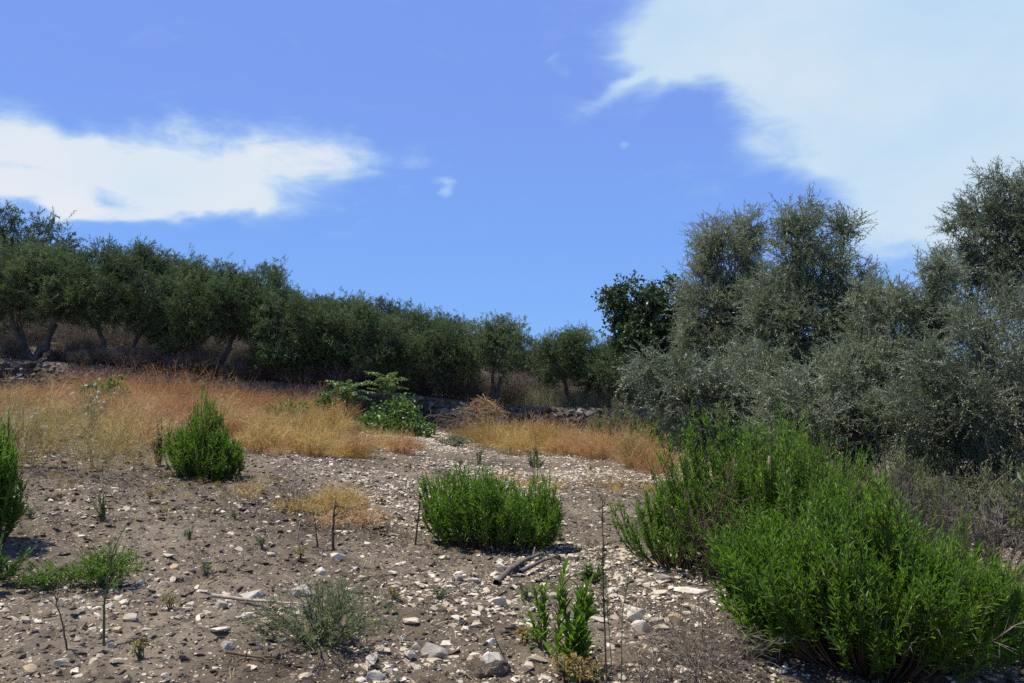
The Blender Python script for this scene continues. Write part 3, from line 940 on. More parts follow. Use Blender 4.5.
shrub('smaller leafy shoot beside the broad leaved seedling', at(541, 650), .06, .06, .36, 4, 'inula', sr, name='leafy_seedling', L=.10, Wd=.02, nl=24, side=1, t0=.15, up=.15, ang=.5, cat='plant', side_nl=10)
shrub('little dark leaved plant beside the tall thin stalk', at(592, 580), .09, .09, .16, 12, 'vine', sr, name='low_plant', L=.06, Wd=.028, nl=10, side=0, t0=.2, cat='plant', ang=.9)
shrub('grey green shrub at the end of the golden weed strip', gp(616, 20.5), .8, .5, 1.4, 170, 'herb', sr, L=.07, Wd=.014, nl=26, side=3)
shrub('dark green bush in the shade of the arching silver olive', gp(655, 18.5), .75, .5, 1.05, 130, 'vine', sr, L=.08, Wd=.03, nl=22, side=2, name='dark_bush')
shrub('lone upright green tuft beyond the round green shrub', at(535, 467), .14, .12, .46, 16, 'inula_dull', sr, name='green_tuft', nl=24, side=1, t0=.2, cat='plant')
shrub('tiny green tuft beyond the top of the round green shrub', at(478, 466), .08, .08, .36, 6, 'inula_dull', sr, name='green_tuft', nl=20, side=1, t0=.2, cat='plant')
shrub('tiny green weed alone on the bare soil', at(101, 520), .05, .05, .17, 8, 'inula_dull', sr, name='green_tuft', L=.04, nl=16, side=1, t0=.1, cat='plant')

def wispy(label, base, rx, H, n, mat, rng, name, leaf=(.03, .006), nl=16, cat='plant', flowers=None, wood='greenstalk', spread=.5, side=5, nflow=10, fsize=.018):
    """thin branching herb with tiny leaves"""
    base = np.asarray(base, float)
    root = thing(name, base, label, cat)
    g, f = Geo(), Geo()
    v = norm(rng.normal(0, 1, (n, 2))) * rng.uniform(.1, 1, (n, 1)) * rx
    S = base + np.concatenate([v * .15, np.zeros((n, 1))], 1)
    E = base + np.concatenate([v, (H * rng.uniform(.5, 1.0, (n, 1)) * (1 - spread * (np.linalg.norm(v, axis=1, keepdims=True) / rx) ** 2))], 1)
    P = arc(S, E, 6, .03, rng, .008)
    tubes(g, P, .0035, .0012, 4)
    q, T = sample_paths(P, rng.uniform(.25, .95, (n, side)))
    q, T = q.reshape(-1, 3), T.reshape(-1, 3)
    D = norm(T + rng.normal(0, .55, T.shape))
    l = H * .32 * rng.uniform(.4, 1.2, len(q))
    Q = arc(q, q + D * l[:, None], 4, .05 * l, rng, .004)
    tubes(g, Q, .0018, .0008, 3)
    if nl:
        leafy(f, Q, .1, 1, nl, leaf[0], leaf[1], .8, rng)
        leafy(f, P, .2, 1, nl, leaf[0] * 1.2, leaf[1] * 1.2, .8, rng)
    for gg in (g, f):
        gg.v = [x - base.astype(np.float32) for x in gg.v]
    g.build('stem', M[wood], root)
    if nl:
        f.build('foliage', M[mat], root)
    if flowers:
        for p in Q[rng.choice(len(Q), min(nflow, len(Q)), replace=False), -1]:
            h = Geo()
            c = np.repeat((p - base)[None], 14, 0)
            D = norm(rng.normal(0, 1, c.shape) + np.array([0, 0, .5]))
            leaves(h, c, D, norm(rng.normal(0, 1, c.shape)), fsize, fsize * .5, rng.uniform(0, 1, len(c)))
            h.build('flower_head', M[flowers], root)
    return root

wr = np.random.default_rng(202)
wispy('grey green herb with a few small purple flowers on the stony soil', at(318, 655) + np.array([0, .12, 0]), .46, .37, 66, 'herb', wr, 'flowering_herb', nl=9, flowers='purple_petal', nflow=6, leaf=(.032, .0075), fsize=.012)
wispy('sprawling grey green weed around the bare dry stem', at(105, 588), .34, .27, 44, 'inula', wr, 'sprawling_weed', nl=6, leaf=(.035, .012))
wispy('thin straggling weed at the foot of the edge shrub', at(52, 592), .26, .20, 26, 'inula', wr, 'sprawling_weed', nl=5, leaf=(.03, .011))
wispy('low yellow flowered weed at the near edge by the seedling', at(575, 684), .20, .16, 36, 'olivestraw', wr, 'flowering_herb', nl=7, flowers='yellow_petal', nflow=46, leaf=(.03, .008), fsize=.013)
wispy('small orange flowered weed touching the leafy shoot', at(524, 642), .08, .09, 12, 'olivestraw', wr, 'flowering_herb', nl=5, flowers='yellow_petal', nflow=16, leaf=(.02, .006), fsize=.013)
wispy('tall white flowered umbel plant against the tumbled wall', gp(92, 14.0), .45, .95, 20, 'inula_dull', wr, 'flowering_umbel', nl=6, flowers='white_petal', nflow=16, leaf=(.05, .014), fsize=.034, side=3)
wispy('white flowered umbel plant among the edge weeds', gp(28, 9.8), .4, .85, 14, 'inula_dull', wr, 'flowering_umbel', nl=5, flowers='white_petal', nflow=7, leaf=(.04, .010), fsize=.03, side=3)
wispy('pale green low plant at the far side of the stony strip', gp(455, 18.4), .5, .22, 40, 'palegrass', wr, 'low_weed', nl=10, leaf=(.07, .02))

for (px_, py_) in [(150, 500), (190, 540), (262, 548), (382, 505), (395, 600), (440, 600), (350, 640), (205, 575), (30, 520), (560, 540), (590, 470), (640, 520), (460, 465), (170, 610), (140, 660), (300, 560), (525, 600), (60, 500), (235, 520), (410, 470)]:
    wispy('tiny green seedling sprouting from the stony soil', at(px_, py_), .06, .08 * wr.uniform(.7, 1.5), 7, ['inula_dull', 'herb', 'olivestraw'][int(wr.integers(0, 3))], wr, 'tiny_seedling', nl=6, leaf=(.028, .008), side=2)
for o_ in COL.objects:
    if o_.get('category') == 'plant' and o_.name.startswith('tiny_seedling'):
        o_['group'] = 'tiny seedlings on the soil'

def stalk(label, name, pts, r, mat, rng, twigs=0, tl=.08, leaf=None, nl=10, cat='dry stalk', group=None, leafmat='inula_dull'):
    P = np.array([pts], float)
    base = P[0, 0].copy()
    P = P - base
    s = np.linspace(0, 1, 12)[None]
    P, _ = sample_paths(P, s)
    P = P + rng.normal(0, .004, P.shape) * np.linspace(0, 1, 12)[None, :, None]
    root = thing(name, base, label, cat, group) if leaf else None
    g = Geo()
    tubes(g, P, r, r * .4, 6)
    if twigs:
        q, T = sample_paths(P, rng.uniform(.3, .98, (1, twigs)))
        D = norm(T[0] * .8 + rng.normal(0, .6, T[0].shape))
        l = tl * rng.uniform(.4, 1.3, twigs)
        Q = arc(q[0], q[0] + D * l[:, None], 4, .05 * l, rng, .003)
        tubes(g, Q, r * .45, r * .2, 4)
    if leaf:
        g.build('stem', M[mat], root, smooth=True)
        f = Geo()
        leafy(f, Q, .1, 1, nl, leaf[0], leaf[1], .8, rng)
        f.build('foliage', M[leafmat], root)
        return root
    o = g.build(name, M[mat], smooth=True)
    o.location = base
    return tag(o, label, cat, group)

def spx(Y, *pp):
    return [at_y(px, py, Y) for px, py in pp]
def up(px, py, *more):
    b = at(px, py)
    return [b - np.array([0, 0, .02])] + [at_y(x, y, b[1]) for x, y in more]
kr = np.random.default_rng(303)
b = gp(605, 3.95)
stalk('tall thin dark stalk with tiny leaves rising before the stone cluster', 'tall_stalk', [b] + spx(3.95, (604, 610), (602, 550), (603, 492)), .0052, 'darkstalk', kr, 46, .05, (.018, .005), 8)
stalk('paler thin stalk next to the tall dark stalk', 'tall_stalk', [gp(618, 4.1)] + spx(4.1, (622, 615), (631, 560), (640, 505)), .003, 'greenstalk', kr, 34, .06, (.014, .003), 6)
stalk('leafy yellow green sprig leaning in over the grey dead branches', 'leafy_sprig', [gp(1060, 5.2)] + spx(5.2, (1058, 540), (1046, 480), (1012, 467)), .005, 'greenstalk', kr, 5, .10, (.09, .02), 5, cat='sprig', leafmat='frond')
stalk('short grey stalk close behind the tall dark stalk', 'tall_stalk', [gp(611, 4.2)] + spx(4.2, (608, 620), (606, 575)), .003, 'greenstalk', kr, 26, .05, (.014, .004), 6)
stalk('thin bare twig slanting up before the fallen sticks', 'dry_twig', [at(560, 640)] + spx(at(560, 640)[1] - .05, (530, 598), (511, 574)), .003, 'twig', kr, 6, .06)
stalk('thin dark twig curving up beside the white cube like stone', 'dry_twig', [at(506, 662)] + spx(at(506, 662)[1] - .02, (496, 640), (488, 618)), .0035, 'darkstalk', kr, 5, .05)
stalk('bare dry stem forking above the cream stone', 'dry_twig', up(104, 645, (104, 610), (108, 575), (116, 545)), .007, 'greenstalk', kr, 13, .16)
stalk('second bare stem standing apart from the forking dry stem', 'dry_twig', up(68, 650, (62, 620), (54, 595)), .005, 'twig', kr, 10, .12)
stalk('thickest dark dead stalk of the three by the ring shaped stone', 'dead_stalk', up(333, 550, (333, 525), (335, 503)), .014, 'darkstalk', kr, 8, .10)
stalk('thin dark dead stalk in the middle of the three', 'dead_stalk', up(318, 548, (316, 530), (313, 510)), .008, 'darkstalk', kr, 6, .10)
stalk('pale dead stalk set apart from the two dark ones', 'dead_stalk', up(297, 542, (299, 530), (300, 522)), .008, 'paletwig', kr, 4, .06)
stalk('dark dead stalk touching the side of the round green shrub', 'dead_stalk', up(415, 545, (418, 520), (420, 494)), .012, 'darkstalk', kr, 10, .10)
stalk('bleached fallen stick lying on the soil past the herb', 'fallen_stick', [at(212, 601) + np.array([0, 0, .03]), at(260, 606) + np.array([0, 0, .03]), at(305, 610) + np.array([0, 0, .03])], .014, 'paletwig', kr, 2, .1, cat='stick')
stalk('dark fallen twig on the soil below the grey stone', 'fallen_stick', [at(226, 657) + np.array([0, 0, .02]), at(250, 660) + np.array([0, 0, .02]), at(276, 665) + np.array([0, 0, .02])], .009, 'twig', kr, 3, .08, cat='stick')
stalk('thick weathered fallen branch below the round green shrub', 'fallen_branch', [at(496, 587) + np.array([0, 0, .03]), at(512, 573) + np.array([0, 0, .04]), at(528, 564) + np.array([0, 0, .05]), at(544, 558) + np.array([0, 0, .04])], .028, 'log', kr, 2, .12, cat='branch')
stalk('second weathered branch lying across the first fallen branch', 'fallen_branch', [at(520, 576) + np.array([0, 0, .03]), at(542, 568) + np.array([0, 0, .06]), at(560, 560) + np.array([0, 0, .04])], .02, 'log', kr, 1, .1, cat='branch')
stalk('short dark fallen branch nearest the white block', 'fallen_branch', [at(537, 585) + np.array([0, 0, .02]), at(548, 579) + np.array([0, 0, .03]), at(558, 573) + np.array([0, 0, .03])], .015, 'log', kr, 1, .06, cat='branch')
stalk('thin straw stick on open soil near the oval white stone', 'fallen_stick', [at(362, 579) + np.array([0, 0, .01]), at(392, 576) + np.array([0, 0, .01])], .007, 'twig', kr, 2, .06, cat='stick')

# ------------------------------------------------------------------ dry weeds
def dry_patch(label, ells, n, H, mat, seed, name='dry_weeds', k=4, w=.0065, noise_s=1):
    rng = np.random.default_rng(seed)
    wts = np.array([e[2] * e[3] for e in ells]); wts = wts / wts.sum()
    g = Geo()
    for (px, Y, rx, ry), ww in zip(ells, wts):
        m = int(n * ww)
        nc = max(5, m // 95)
        u = norm(rng.normal(0, 1, (nc, 2))) * rng.uniform(0, 1, (nc, 1)) ** .5
        cx = (px - 512) / F * Y + u[:, 0] * rx; cy = Y + u[:, 1] * ry
        ch = rng.uniform(.35, 1.35, nc) * (.6 + .7 * vnoise(cx * .9, cy * .9, seed)) * (1 - .4 * np.linalg.norm(u, axis=1) ** 3)
        ct = np.clip(.05 + .65 * vnoise(cx * .8 + 40, cy * .8, seed + 1) + rng.normal(0, .2, nc), 0, 1)
        own = rng.integers(0, nc, m)
        v = norm(rng.normal(0, 1, (m, 2))) * rng.uniform(0, 1, (m, 1)) ** .6
        rad = H * .80 * (.35 + ch[own])[:, None]
        x = cx[own] + v[:, 0] * rad[:, 0] * .35; y = cy[own] + v[:, 1] * rad[:, 0] * .35
        y = np.minimum(y, wall_y(x) - .1)
        h = H * ch[own] * rng.uniform(.5, 1.15, m) * (1 - .45 * (v ** 2).sum(1))
        S = np.stack([x, y, gz(x, y) - .01], -1)
        E = S + np.concatenate([v * rad * .75 + rng.normal(0, .24, (m, 2)) * h[:, None], h[:, None]], 1)
        P = arc(S, E, 4, .0, rng, .012)
        tint = np.clip(ct[own] + rng.normal(0, .15, m), 0, 1)
        twiggy(g, P, rng, w * .5, k, .17 * H / .5, tint, ribbon=True)
    o = g.build(name, M[mat])
    return tag(o, label, 'dry weeds', kind='stuff')

dry_patch('rust orange dry weeds massed behind the dome shaped shrub', [(175, 14.2, 1.3, 1.7), (225, 16.5, 1.9, 2.6), (268, 14.6, 1.1, 1.7), (160, 18.5, 2.0, 2.2), (190, 20.8, 2.6, 1.5), (255, 21, 1.6, 1.5)], 4300, .60, 'orange', 401)
dry_patch('golden straw weeds before the feathery green saplings', [(300, 14.6, .9, 1.6), (340, 15.2, 1.0, 1.5), (292, 18.0, 1.4, 1.8), (385, 16.2, .7, .8), (310, 20.5, 1.3, 1.4)], 3600, .55, 'straw', 402)
dry_patch('low rust litter at the near fringe of the dry weeds', [(400, 16.2, .6, .8), (240, 12.6, 1.1, .5), (300, 13.0, .9, .5), (175, 12.0, .8, .5)], 1500, .22, 'orange', 403)
dry_patch('golden strip of dry weeds before the shadowed terrace wall', [(512, 19.4, 1.0, 1.0), (545, 20.2, 1.1, 1.2), (575, 18.6, 1.1, .8), (480, 20.5, .9, .8)], 3000, .68, 'straw', 404)
dry_patch('rusty dry weeds at the end of the golden strip by the shrubs', [(622, 17.6, .9, .8), (645, 15.8, .5, .6), (600, 18.4, .8, .7), (545, 21.6, .7, .6)], 2300, .66, 'orange', 405)
dry_patch('tall rust weeds along the foot of the half hidden low wall', [(px_, float(wall_y((px_ - 512) / F * 22.4)) - .65, .75, .45) for px_ in range(95, 320, 22)], 5000, 1.0, 'orange', 410)
dry_patch('thin yellow dry grass low behind the round green shrub', [(570, 12.5, 1.0, .7), (610, 12.8, .8, .6), (520, 13.0, .7, .6)], 420, .20, 'straw', 406, k=3)
dry_patch('sparse straw stubble on the soil before the orange weeds', [(130, 9.2, .8, .6), (215, 8.2, .6, .5), (60, 8.4, .5, .6), (270, 9.8, .8, .6)], 360, .13, 'olivestraw', 407, k=3)
dry_patch('matted straw undergrowth among the tall edge weeds', [(20, 10.2, .9, 1.1), (80, 10.2, .9, 1.0), (125, 11.2, .7, 1.0), (40, 13.5, 1.6, 1.8), (105, 14.5, 1.2, 1.8)], 650, .45, 'olivestraw', 408)
dry_patch('rust weeds along the foot of the tumbled wall', [(10, 17.5, 1.8, 1.8), (70, 18.0, 1.4, 1.6), (120, 19.5, 1.6, 1.8)], 3200, .50, 'orange', 409)

def tuft(label, base, rx, H, n, mat, rng, name='dry_weed', foot=.3, k=7, tl=.2, cat='dry weed', group=None, w=.0034):
    g = Geo()
    v = norm(rng.normal(0, 1, (n, 2))) * rng.uniform(0, 1, (n, 1)) ** .6 * rx
    S = np.concatenate([v * foot, np.zeros((n, 1))], 1)
    E = np.concatenate([v + rng.normal(0, .12 * H, (n, 2)), H * rng.uniform(.35, 1.05, (n, 1)) * (1 - .35 * (np.linalg.norm(v, axis=1, keepdims=True) / rx) ** 2)], 1)
    P = arc(S, E, 6, .05, rng, .02)
    twiggy(g, P, rng, w, k, tl, None, ribbon=True)
    o = g.build(name, M[mat]); o.location = base
    return tag(o, label, cat, group)
ur = np.random.default_rng(505)
tuft('tall straw coloured weed at the edge of the field above the edge shrub', gp(18, 9.0), .62, 1.08, 70, 'olivestraw', ur, tl=.30)
tuft('tall wispy dry weed with slanting stems on the pale soil', gp(98, 9.3), .68, .92, 64, 'olivestraw', ur, tl=.30)
tuft('upright dry weed between the two tallest edge weeds', gp(52, 10.6), .55, .92, 60, 'straw', ur, tl=.2)
tuft('yellowish dry weed at the back of the edge weeds', gp(128, 11.6), .55, .8, 70, 'straw', ur, tl=.2)
tuft('rust tinged weed overlapping the border under the tumbled wall', gp(4, 12.0), .6, .95, 80, 'orange', ur, tl=.2)
tuft('low yellow dry tuft behind the three dead stalks', at(338, 516), .33, .30, 150, 'straw', ur, tl=.13, foot=.75)
tuft('rusty low dry litter around the yellow tuft', at(352, 524), .42, .12, 90, 'orange', ur, tl=.10, foot=.95)
tuft('thin straw stubble trailing off beside the yellow tuft', at(305, 512), .34, .14, 50, 'straw', ur, tl=.10, foot=.95)
tuft('bare branching dry weed standing on open soil', at(294, 512), .26, .62, 16, 'drygrey', ur, tl=.16, k=6, w=.0035)
tuft('small pale dry weed beside the shadow of the dome shaped shrub', at(250, 500), .28, .24, 22, 'straw', ur, tl=.12)
for (px_, Y_, r_, h_, n_, m_, l_) in [
        (262, 12.9, .42, .55, 80, 'straw', 'golden weed clump at the near fringe past the dome shaped shrub'),
        (312, 13.3, .40, .45, 80, 'straw', 'golden weed clump in the middle of the near fringe'),
        (358, 14.4, .42, .46, 80, 'orange', 'rust weed clump at the near fringe before the creeper mound'),
        (405, 15.6, .38, .34, 80, 'orange', 'small rust weed clump closing the fringe by the stony strip'),
        (148, 12.6, .42, .62, 80, 'orange', 'rust weed clump peeping past the slim sprig'),
        (225, 15.2, .5, .85, 90, 'straw', 'tall yellow weed clump rising over the dome shaped shrub'),
        (282, 17.0, .55, .85, 90, 'olivestraw', 'greenish weed clump standing in the rust weeds'),
        (330, 17.4, .5, .75, 90, 'straw', 'yellow weed clump just before the short feathery sapling'),
        (512, 18.0, .5, .62, 90, 'straw', 'round golden weed clump at the head of the golden strip'),
        (536, 19.6, .55, .95, 90, 'orange', 'tall rust weed clump rising highest in the golden strip'),
        (595, 17.6, .45, .62, 90, 'straw', 'pale weed clump in the middle of the golden strip'),
        (634, 15.9, .45, .75, 90, 'olivestraw', 'greenish weed clump ending the golden strip')]:
    tuft(l_, gp(px_, Y_), r_, h_, n_, m_, ur, tl=.2, foot=.5, group='weed clumps standing out of the dry weeds', w=.0045)
tuft('tangle of grey dead twigs at the near side of the great shrub', at(700, 668), .45, .26, 60, 'drygrey', ur, name='dead_twig_tangle', tl=.16, cat='dead twigs')
tuft('loose dead twigs on the soil right under the seedling cluster'.replace('right ', ''), at(655, 690), .25, .12, 24, 'drygrey', ur, name='dead_twig_tangle', tl=.1, cat='dead twigs')

def dead_shrub(label, base, rx, H, n, rng, mat='drygrey', r=.006, k=7, tl=.28, name='dead_shrub', group=None):
    g = Geo()
    v = norm(rng.normal(0, 1, (n, 2))) * rng.uniform(.1, 1, (n, 1)) * rx
    S = np.concatenate([v * .2, np.full((n, 1), -.03)], 1)
    E = np.concatenate([v, H * rng.uniform(.45, 1.05, (n, 1))], 1)
    twiggy(g, arc(S, E, 7, .06, rng, .02), rng, r, k, tl)
    o = g.build(name, M[mat]); o.location = base
    return tag(o, label, 'dead shrub', group)
dead_shrub('bare grey branching dead shrub beside the great green shrub', gp(985, 6.9), .60, .72, 46, ur)
dead_shrub('brown twiggy dead growth behind the great green shrub', gp(900, 7.3), .6, .95, 40, ur, r=.005)
dead_shrub('bare brown twigs inside the loose tall shrub', gp(700, 6.7), .4, .9, 16, ur, 'twig', r=.005)

# shaded dry undergrowth of the terrace: three built, the rest copied
def under_proto(seed):
    r = np.random.default_rng(seed)
    g = Geo()
    n = 190
    v = norm(r.normal(0, 1, (n, 2))) * r.uniform(0, 1, (n, 1)) ** .6 * .7
    S = np.concatenate([v * .4, np.zeros((n, 1))], 1)
    E = np.concatenate([v, .75 * r.uniform(.4, 1.05, (n, 1)) * (1 - .3 * (np.linalg.norm(v, axis=1, keepdims=True) / .7) ** 2)], 1)
    twiggy(g, arc(S, E, 5, .03, r, .02), r, .006, 8, .26, ribbon=True)
    return g.build('dry_bush', M['drygrey'])
ups = [under_proto(s) for s in (71, 72, 73)]
k = 0
for (px, Y, s) in [(10, 24, .8), (60, 24.3, .75), (85, 24.8, .9), (135, 24.2, .8), (165, 24.6, 1.0), (190, 24.3, .8), (240, 24.5, .9), (262, 24.6, 1.1), (285, 24.2, 1.2), (312, 24.6, 1.3),
                   (335, 25.2, 1.2), (362, 25.6, 1.2), (395, 25.6, 1.3), (420, 25.8, 1.2), (445, 26, 1.2), (465, 26.2, 1.1), (300, 27.5, 1.4), (345, 28, 1.4), (400, 28.5, 1.4), (250, 27.5, 1.3), (150, 27.5, 1.3), (80, 27.5, 1.3),
                   (30, 27.5, 1.3), (440, 29, 1.4), (520, 29, 1.3), (600, 28.6, 1.3), (560, 29.5, 1.3), (640, 27.5, 1.3)] + [(px_, 28 + (px_ * 7 % 5) * .8, 1.5) for px_ in range(0, 330, 26)] + [(505, 27.6, 1.3), (498, 29.5, 1.4), (528, 30, 1.4), (478, 28.5, 1.3)] + [(px_, float(wall_y((px_ - 512) / F * 23.4)) + .85 + (i_ % 3) * .25, .62 + .12 * (i_ % 4)) for i_, px_ in enumerate(range(84, 440, 17))] + [(px_, float(wall_y((px_ - 512) / F * 22.8)) + .28, .5 + .1 * (i_ % 3)) for i_, px_ in enumerate(range(92, 400, 15))]:
    src = ups[k % 3]
    o = src if k < 3 else src.copy()
    if k >= 3:
        COL.objects.link(o)
    o.location = gp(px, Y, -.03)
    o.scale = (s, s, s * ur.uniform(.85, 1.1)); o.rotation_euler = (0, 0, ur.uniform(0, 6.28))
    tag(o, 'grey brown dry bush in the shade under the terrace olives', 'dry bush', 'dry bushes under the terrace olives')
    k += 1

def grass_patch(label, ells, n, H, mat, seed):
    rng = np.random.default_rng(seed)
    g = Geo()
    for (px, Y, rx, ry) in ells:
        m = n // len(ells)
        u = norm(rng.normal(0, 1, (m, 2))) * rng.uniform(0, 1, (m, 1)) ** .5
        x = (px - 512) / F * Y + u[:, 0] * rx; y = Y + u[:, 1] * ry
        S = np.stack([x, y, gz(x, y) - .01], -1)
        h = H * rng.uniform(.5, 1.15, m)
        E = S + np.concatenate([rng.normal(0, .2, (m, 2)) * h[:, None], h[:, None]], 1)
        ribbons(g, arc(S, E, 4, .0, rng, .01), rng.uniform(.006, .011, m), rng, rng.uniform(0, 1, m))
    return tag(g.build('grass', M[mat]), label, 'grass', kind='stuff')
grass_patch('pale tall grass on the terrace below the small round olive', [(545, 27.6, 1.6, .9), (520, 28.4, 1.2, .9), (590, 27.2, 1.0, .7)], 4200, .52, 'palegrass', 611)
grass_patch('thin dull grass under the terrace olives', [(60, 26, 3.5, 1.5), (180, 26, 3.5, 1.5), (300, 26, 3.5, 1.5), (400, 27.2, 3, 1.5), (120, 30, 6, 3), (300, 31, 6, 3), (450, 32, 6, 3)], 9000, .35, 'drygrey', 612)
grass_patch('fresh green grass in front of the brush heap', [(490, 21.4, .8, .5), (560, 21.2, .5, .4), (300, 21.5, .7, .5)], 900, .26, 'vine', 613)

# ------------------------------------------------------------------ feathery saplings and creeper
def sapling(label, base, H, nf, fl, rng, nstem=1):
    root = thing('feathery_sapling', base, label, 'sapling', 'feathery green saplings below the olives')
    g, f = Geo(), Geo()
    top = np.array([0, 0, H])
    tubes(g, arc(np.zeros((1, 3)), top[None], 6, 0, rng, .02), .018, .008, 6)
    a = np.arange(nf) * GOLD + rng.uniform(0, 6)
    el = rng.uniform(.25, 1.15, nf)
    D = np.stack([np.cos(a) * np.cos(el), np.sin(a) * np.cos(el), np.sin(el)], -1)
    S = np.zeros((nf, 3)); S[:, 2] = H * np.linspace(.55, 1, nf)
    l = fl * rng.uniform(.7, 1.1, nf)
    P = arc(S, S + D * l[:, None] * np.array([1, 1, .62]), 8, rng.uniform(.08, .24, nf) * l, rng, .014)
    tubes(g, P, .007, .003, 4)
    nl = 11
    t = np.linspace(.15, 1, nl)[None].repeat(nf, 0)
    q, T = sample_paths(P, t)
    U, V = frames(T)
    for sgn in (-1, 1):
        side = U * sgn
        Dl = norm(T * .45 + side + np.array([0, 0, -.22]) + rng.normal(0, .2, q.shape))
        N = np.cross(T, side) * sgn + rng.normal(0, .12, q.shape)
        N = N * np.sign(N[..., 2:3] + 1e-6)
        leaves(f, q, Dl, N, (.17 * (1 - .5 * t)).reshape(-1), (.055 * (1 - .4 * t)).reshape(-1), rng.uniform(0, 1, t.size), 'blade', .2)
    g.build('stem', M['greenstalk'], root); f.build('fronds', M['frond'], root)
    return root
fr = np.random.default_rng(88)
sapling('wide feathery sapling with the broadest spray of long fronds', gp(348, 21.0), .95, 18, .82, fr)
sapling('tallest feathery sapling just above the bright creeper', gp(388, 21.8), 1.3, 18, .78, fr)
sapling('short feathery sapling at the weed edge before the wide one', gp(326, 20.6), .6, 12, .62, fr)

def creeper(label, ells, n, H, mat, seed, L=.11, Wd=.09):
    rng = np.random.default_rng(seed)
    f, g = Geo(), Geo()
    b = gp(ells[0][0], ells[0][1])
    for (px, Y, rx, ry, hh) in ells:
        m = n // len(ells)
        c = gp(px, Y)
        p = in_ell(m, c + np.array([0, 0, hh * .4]), (rx, ry, hh * .75), rng, .5)
        p[:, 2] = np.maximum(p[:, 2], gz(p[:, 0], p[:, 1]) + .02)
        o = norm(p - c)
        D = norm(o * .6 + rng.normal(0, .6, p.shape))
        leaves(f, p - b, D, norm(o + np.array([0, 0, .8]) + rng.normal(0, .4, p.shape)), L * rng.uniform(.6, 1.2, m), Wd * rng.uniform(.7, 1.1, m), rng.uniform(0, 1, m), 'blade')
        s = p[::12]
        tubes(g, arc(np.repeat(c[None], len(s), 0) - b, s - b, 5, .04, rng, .02), .006, .002, 3)
    root = thing('creeper', b, label, 'creeper')
    g.build('stem', M['twig'], root); f.build('foliage', M[mat], root)
    return root
creeper('bright green creeper mound between the saplings and the brush heap', [(392, 20.6, .7, .5, .75), (375, 20.0, .5, .4, .45), (415, 20.4, .6, .4, .35), (405, 21.2, .5, .4, .9)], 1500, .7, 'vine', 31)
creeper('low green creeper in front of the tumbled wall', [(98, 19.5, .55, .4, .5), (115, 19.8, .4, .3, .6)], 500, .5, 'vine', 32)
creeper('small green creeper between the rust weeds and the saplings', [(290, 20.5, .6, .4, .5)], 340, .4, 'vine', 33)

def brush_heap(label, base, rx, H, n, mat, seed, name='brush_heap'):
    rng = np.random.default_rng(seed)
    g = Geo()
    a = rng.uniform(0, 6.28, n); r = rng.uniform(0, 1, n) ** .6
    c = np.stack([np.cos(a) * r * rx, np.sin(a) * r * rx * .5, H * (1 - r ** 2) * rng.uniform(.1, 1, n)], -1)
    d = norm(rng.normal(0, 1, (n, 3)) * np.array([1, 1, .45])) * rng.uniform(.15, .4, (n, 1))
    twiggy(g, arc(c - d, c + d, 4, .02, rng, .015), rng, .008, 3, .2)
    o = g.build(name, M[mat]); o.location = base
    return tag(o, label, 'brush heap')
brush_heap('long heap of grey brown cut brush against the terrace wall', gp(468, 23.2), 1.75, .85, 300, 'drygrey', 91)
brush_heap('reddish clump of dry brush on top of the long heap', gp(482, 24.0, .62), .55, .5, 110, 'orange', 92)
brush_heap('dark heap of old twigs before the shadowed wall end', gp(600, 24.2), 1.6, .55, 200, 'twig', 93)

# ------------------------------------------------------------------ sky, sun, camera
def azel(px, py):
    d = ray(px, py)
    return math.atan2(d[0], d[1]), math.atan2(d[2], math.hypot(d[0], d[1]))

SUN = np.array([-.56, -.02, 1.46])
SUN = SUN / np.linalg.norm(SUN)
SUN_EL, SUN_AZ = math.asin(SUN[2]), math.atan2(SUN[0], SUN[1])

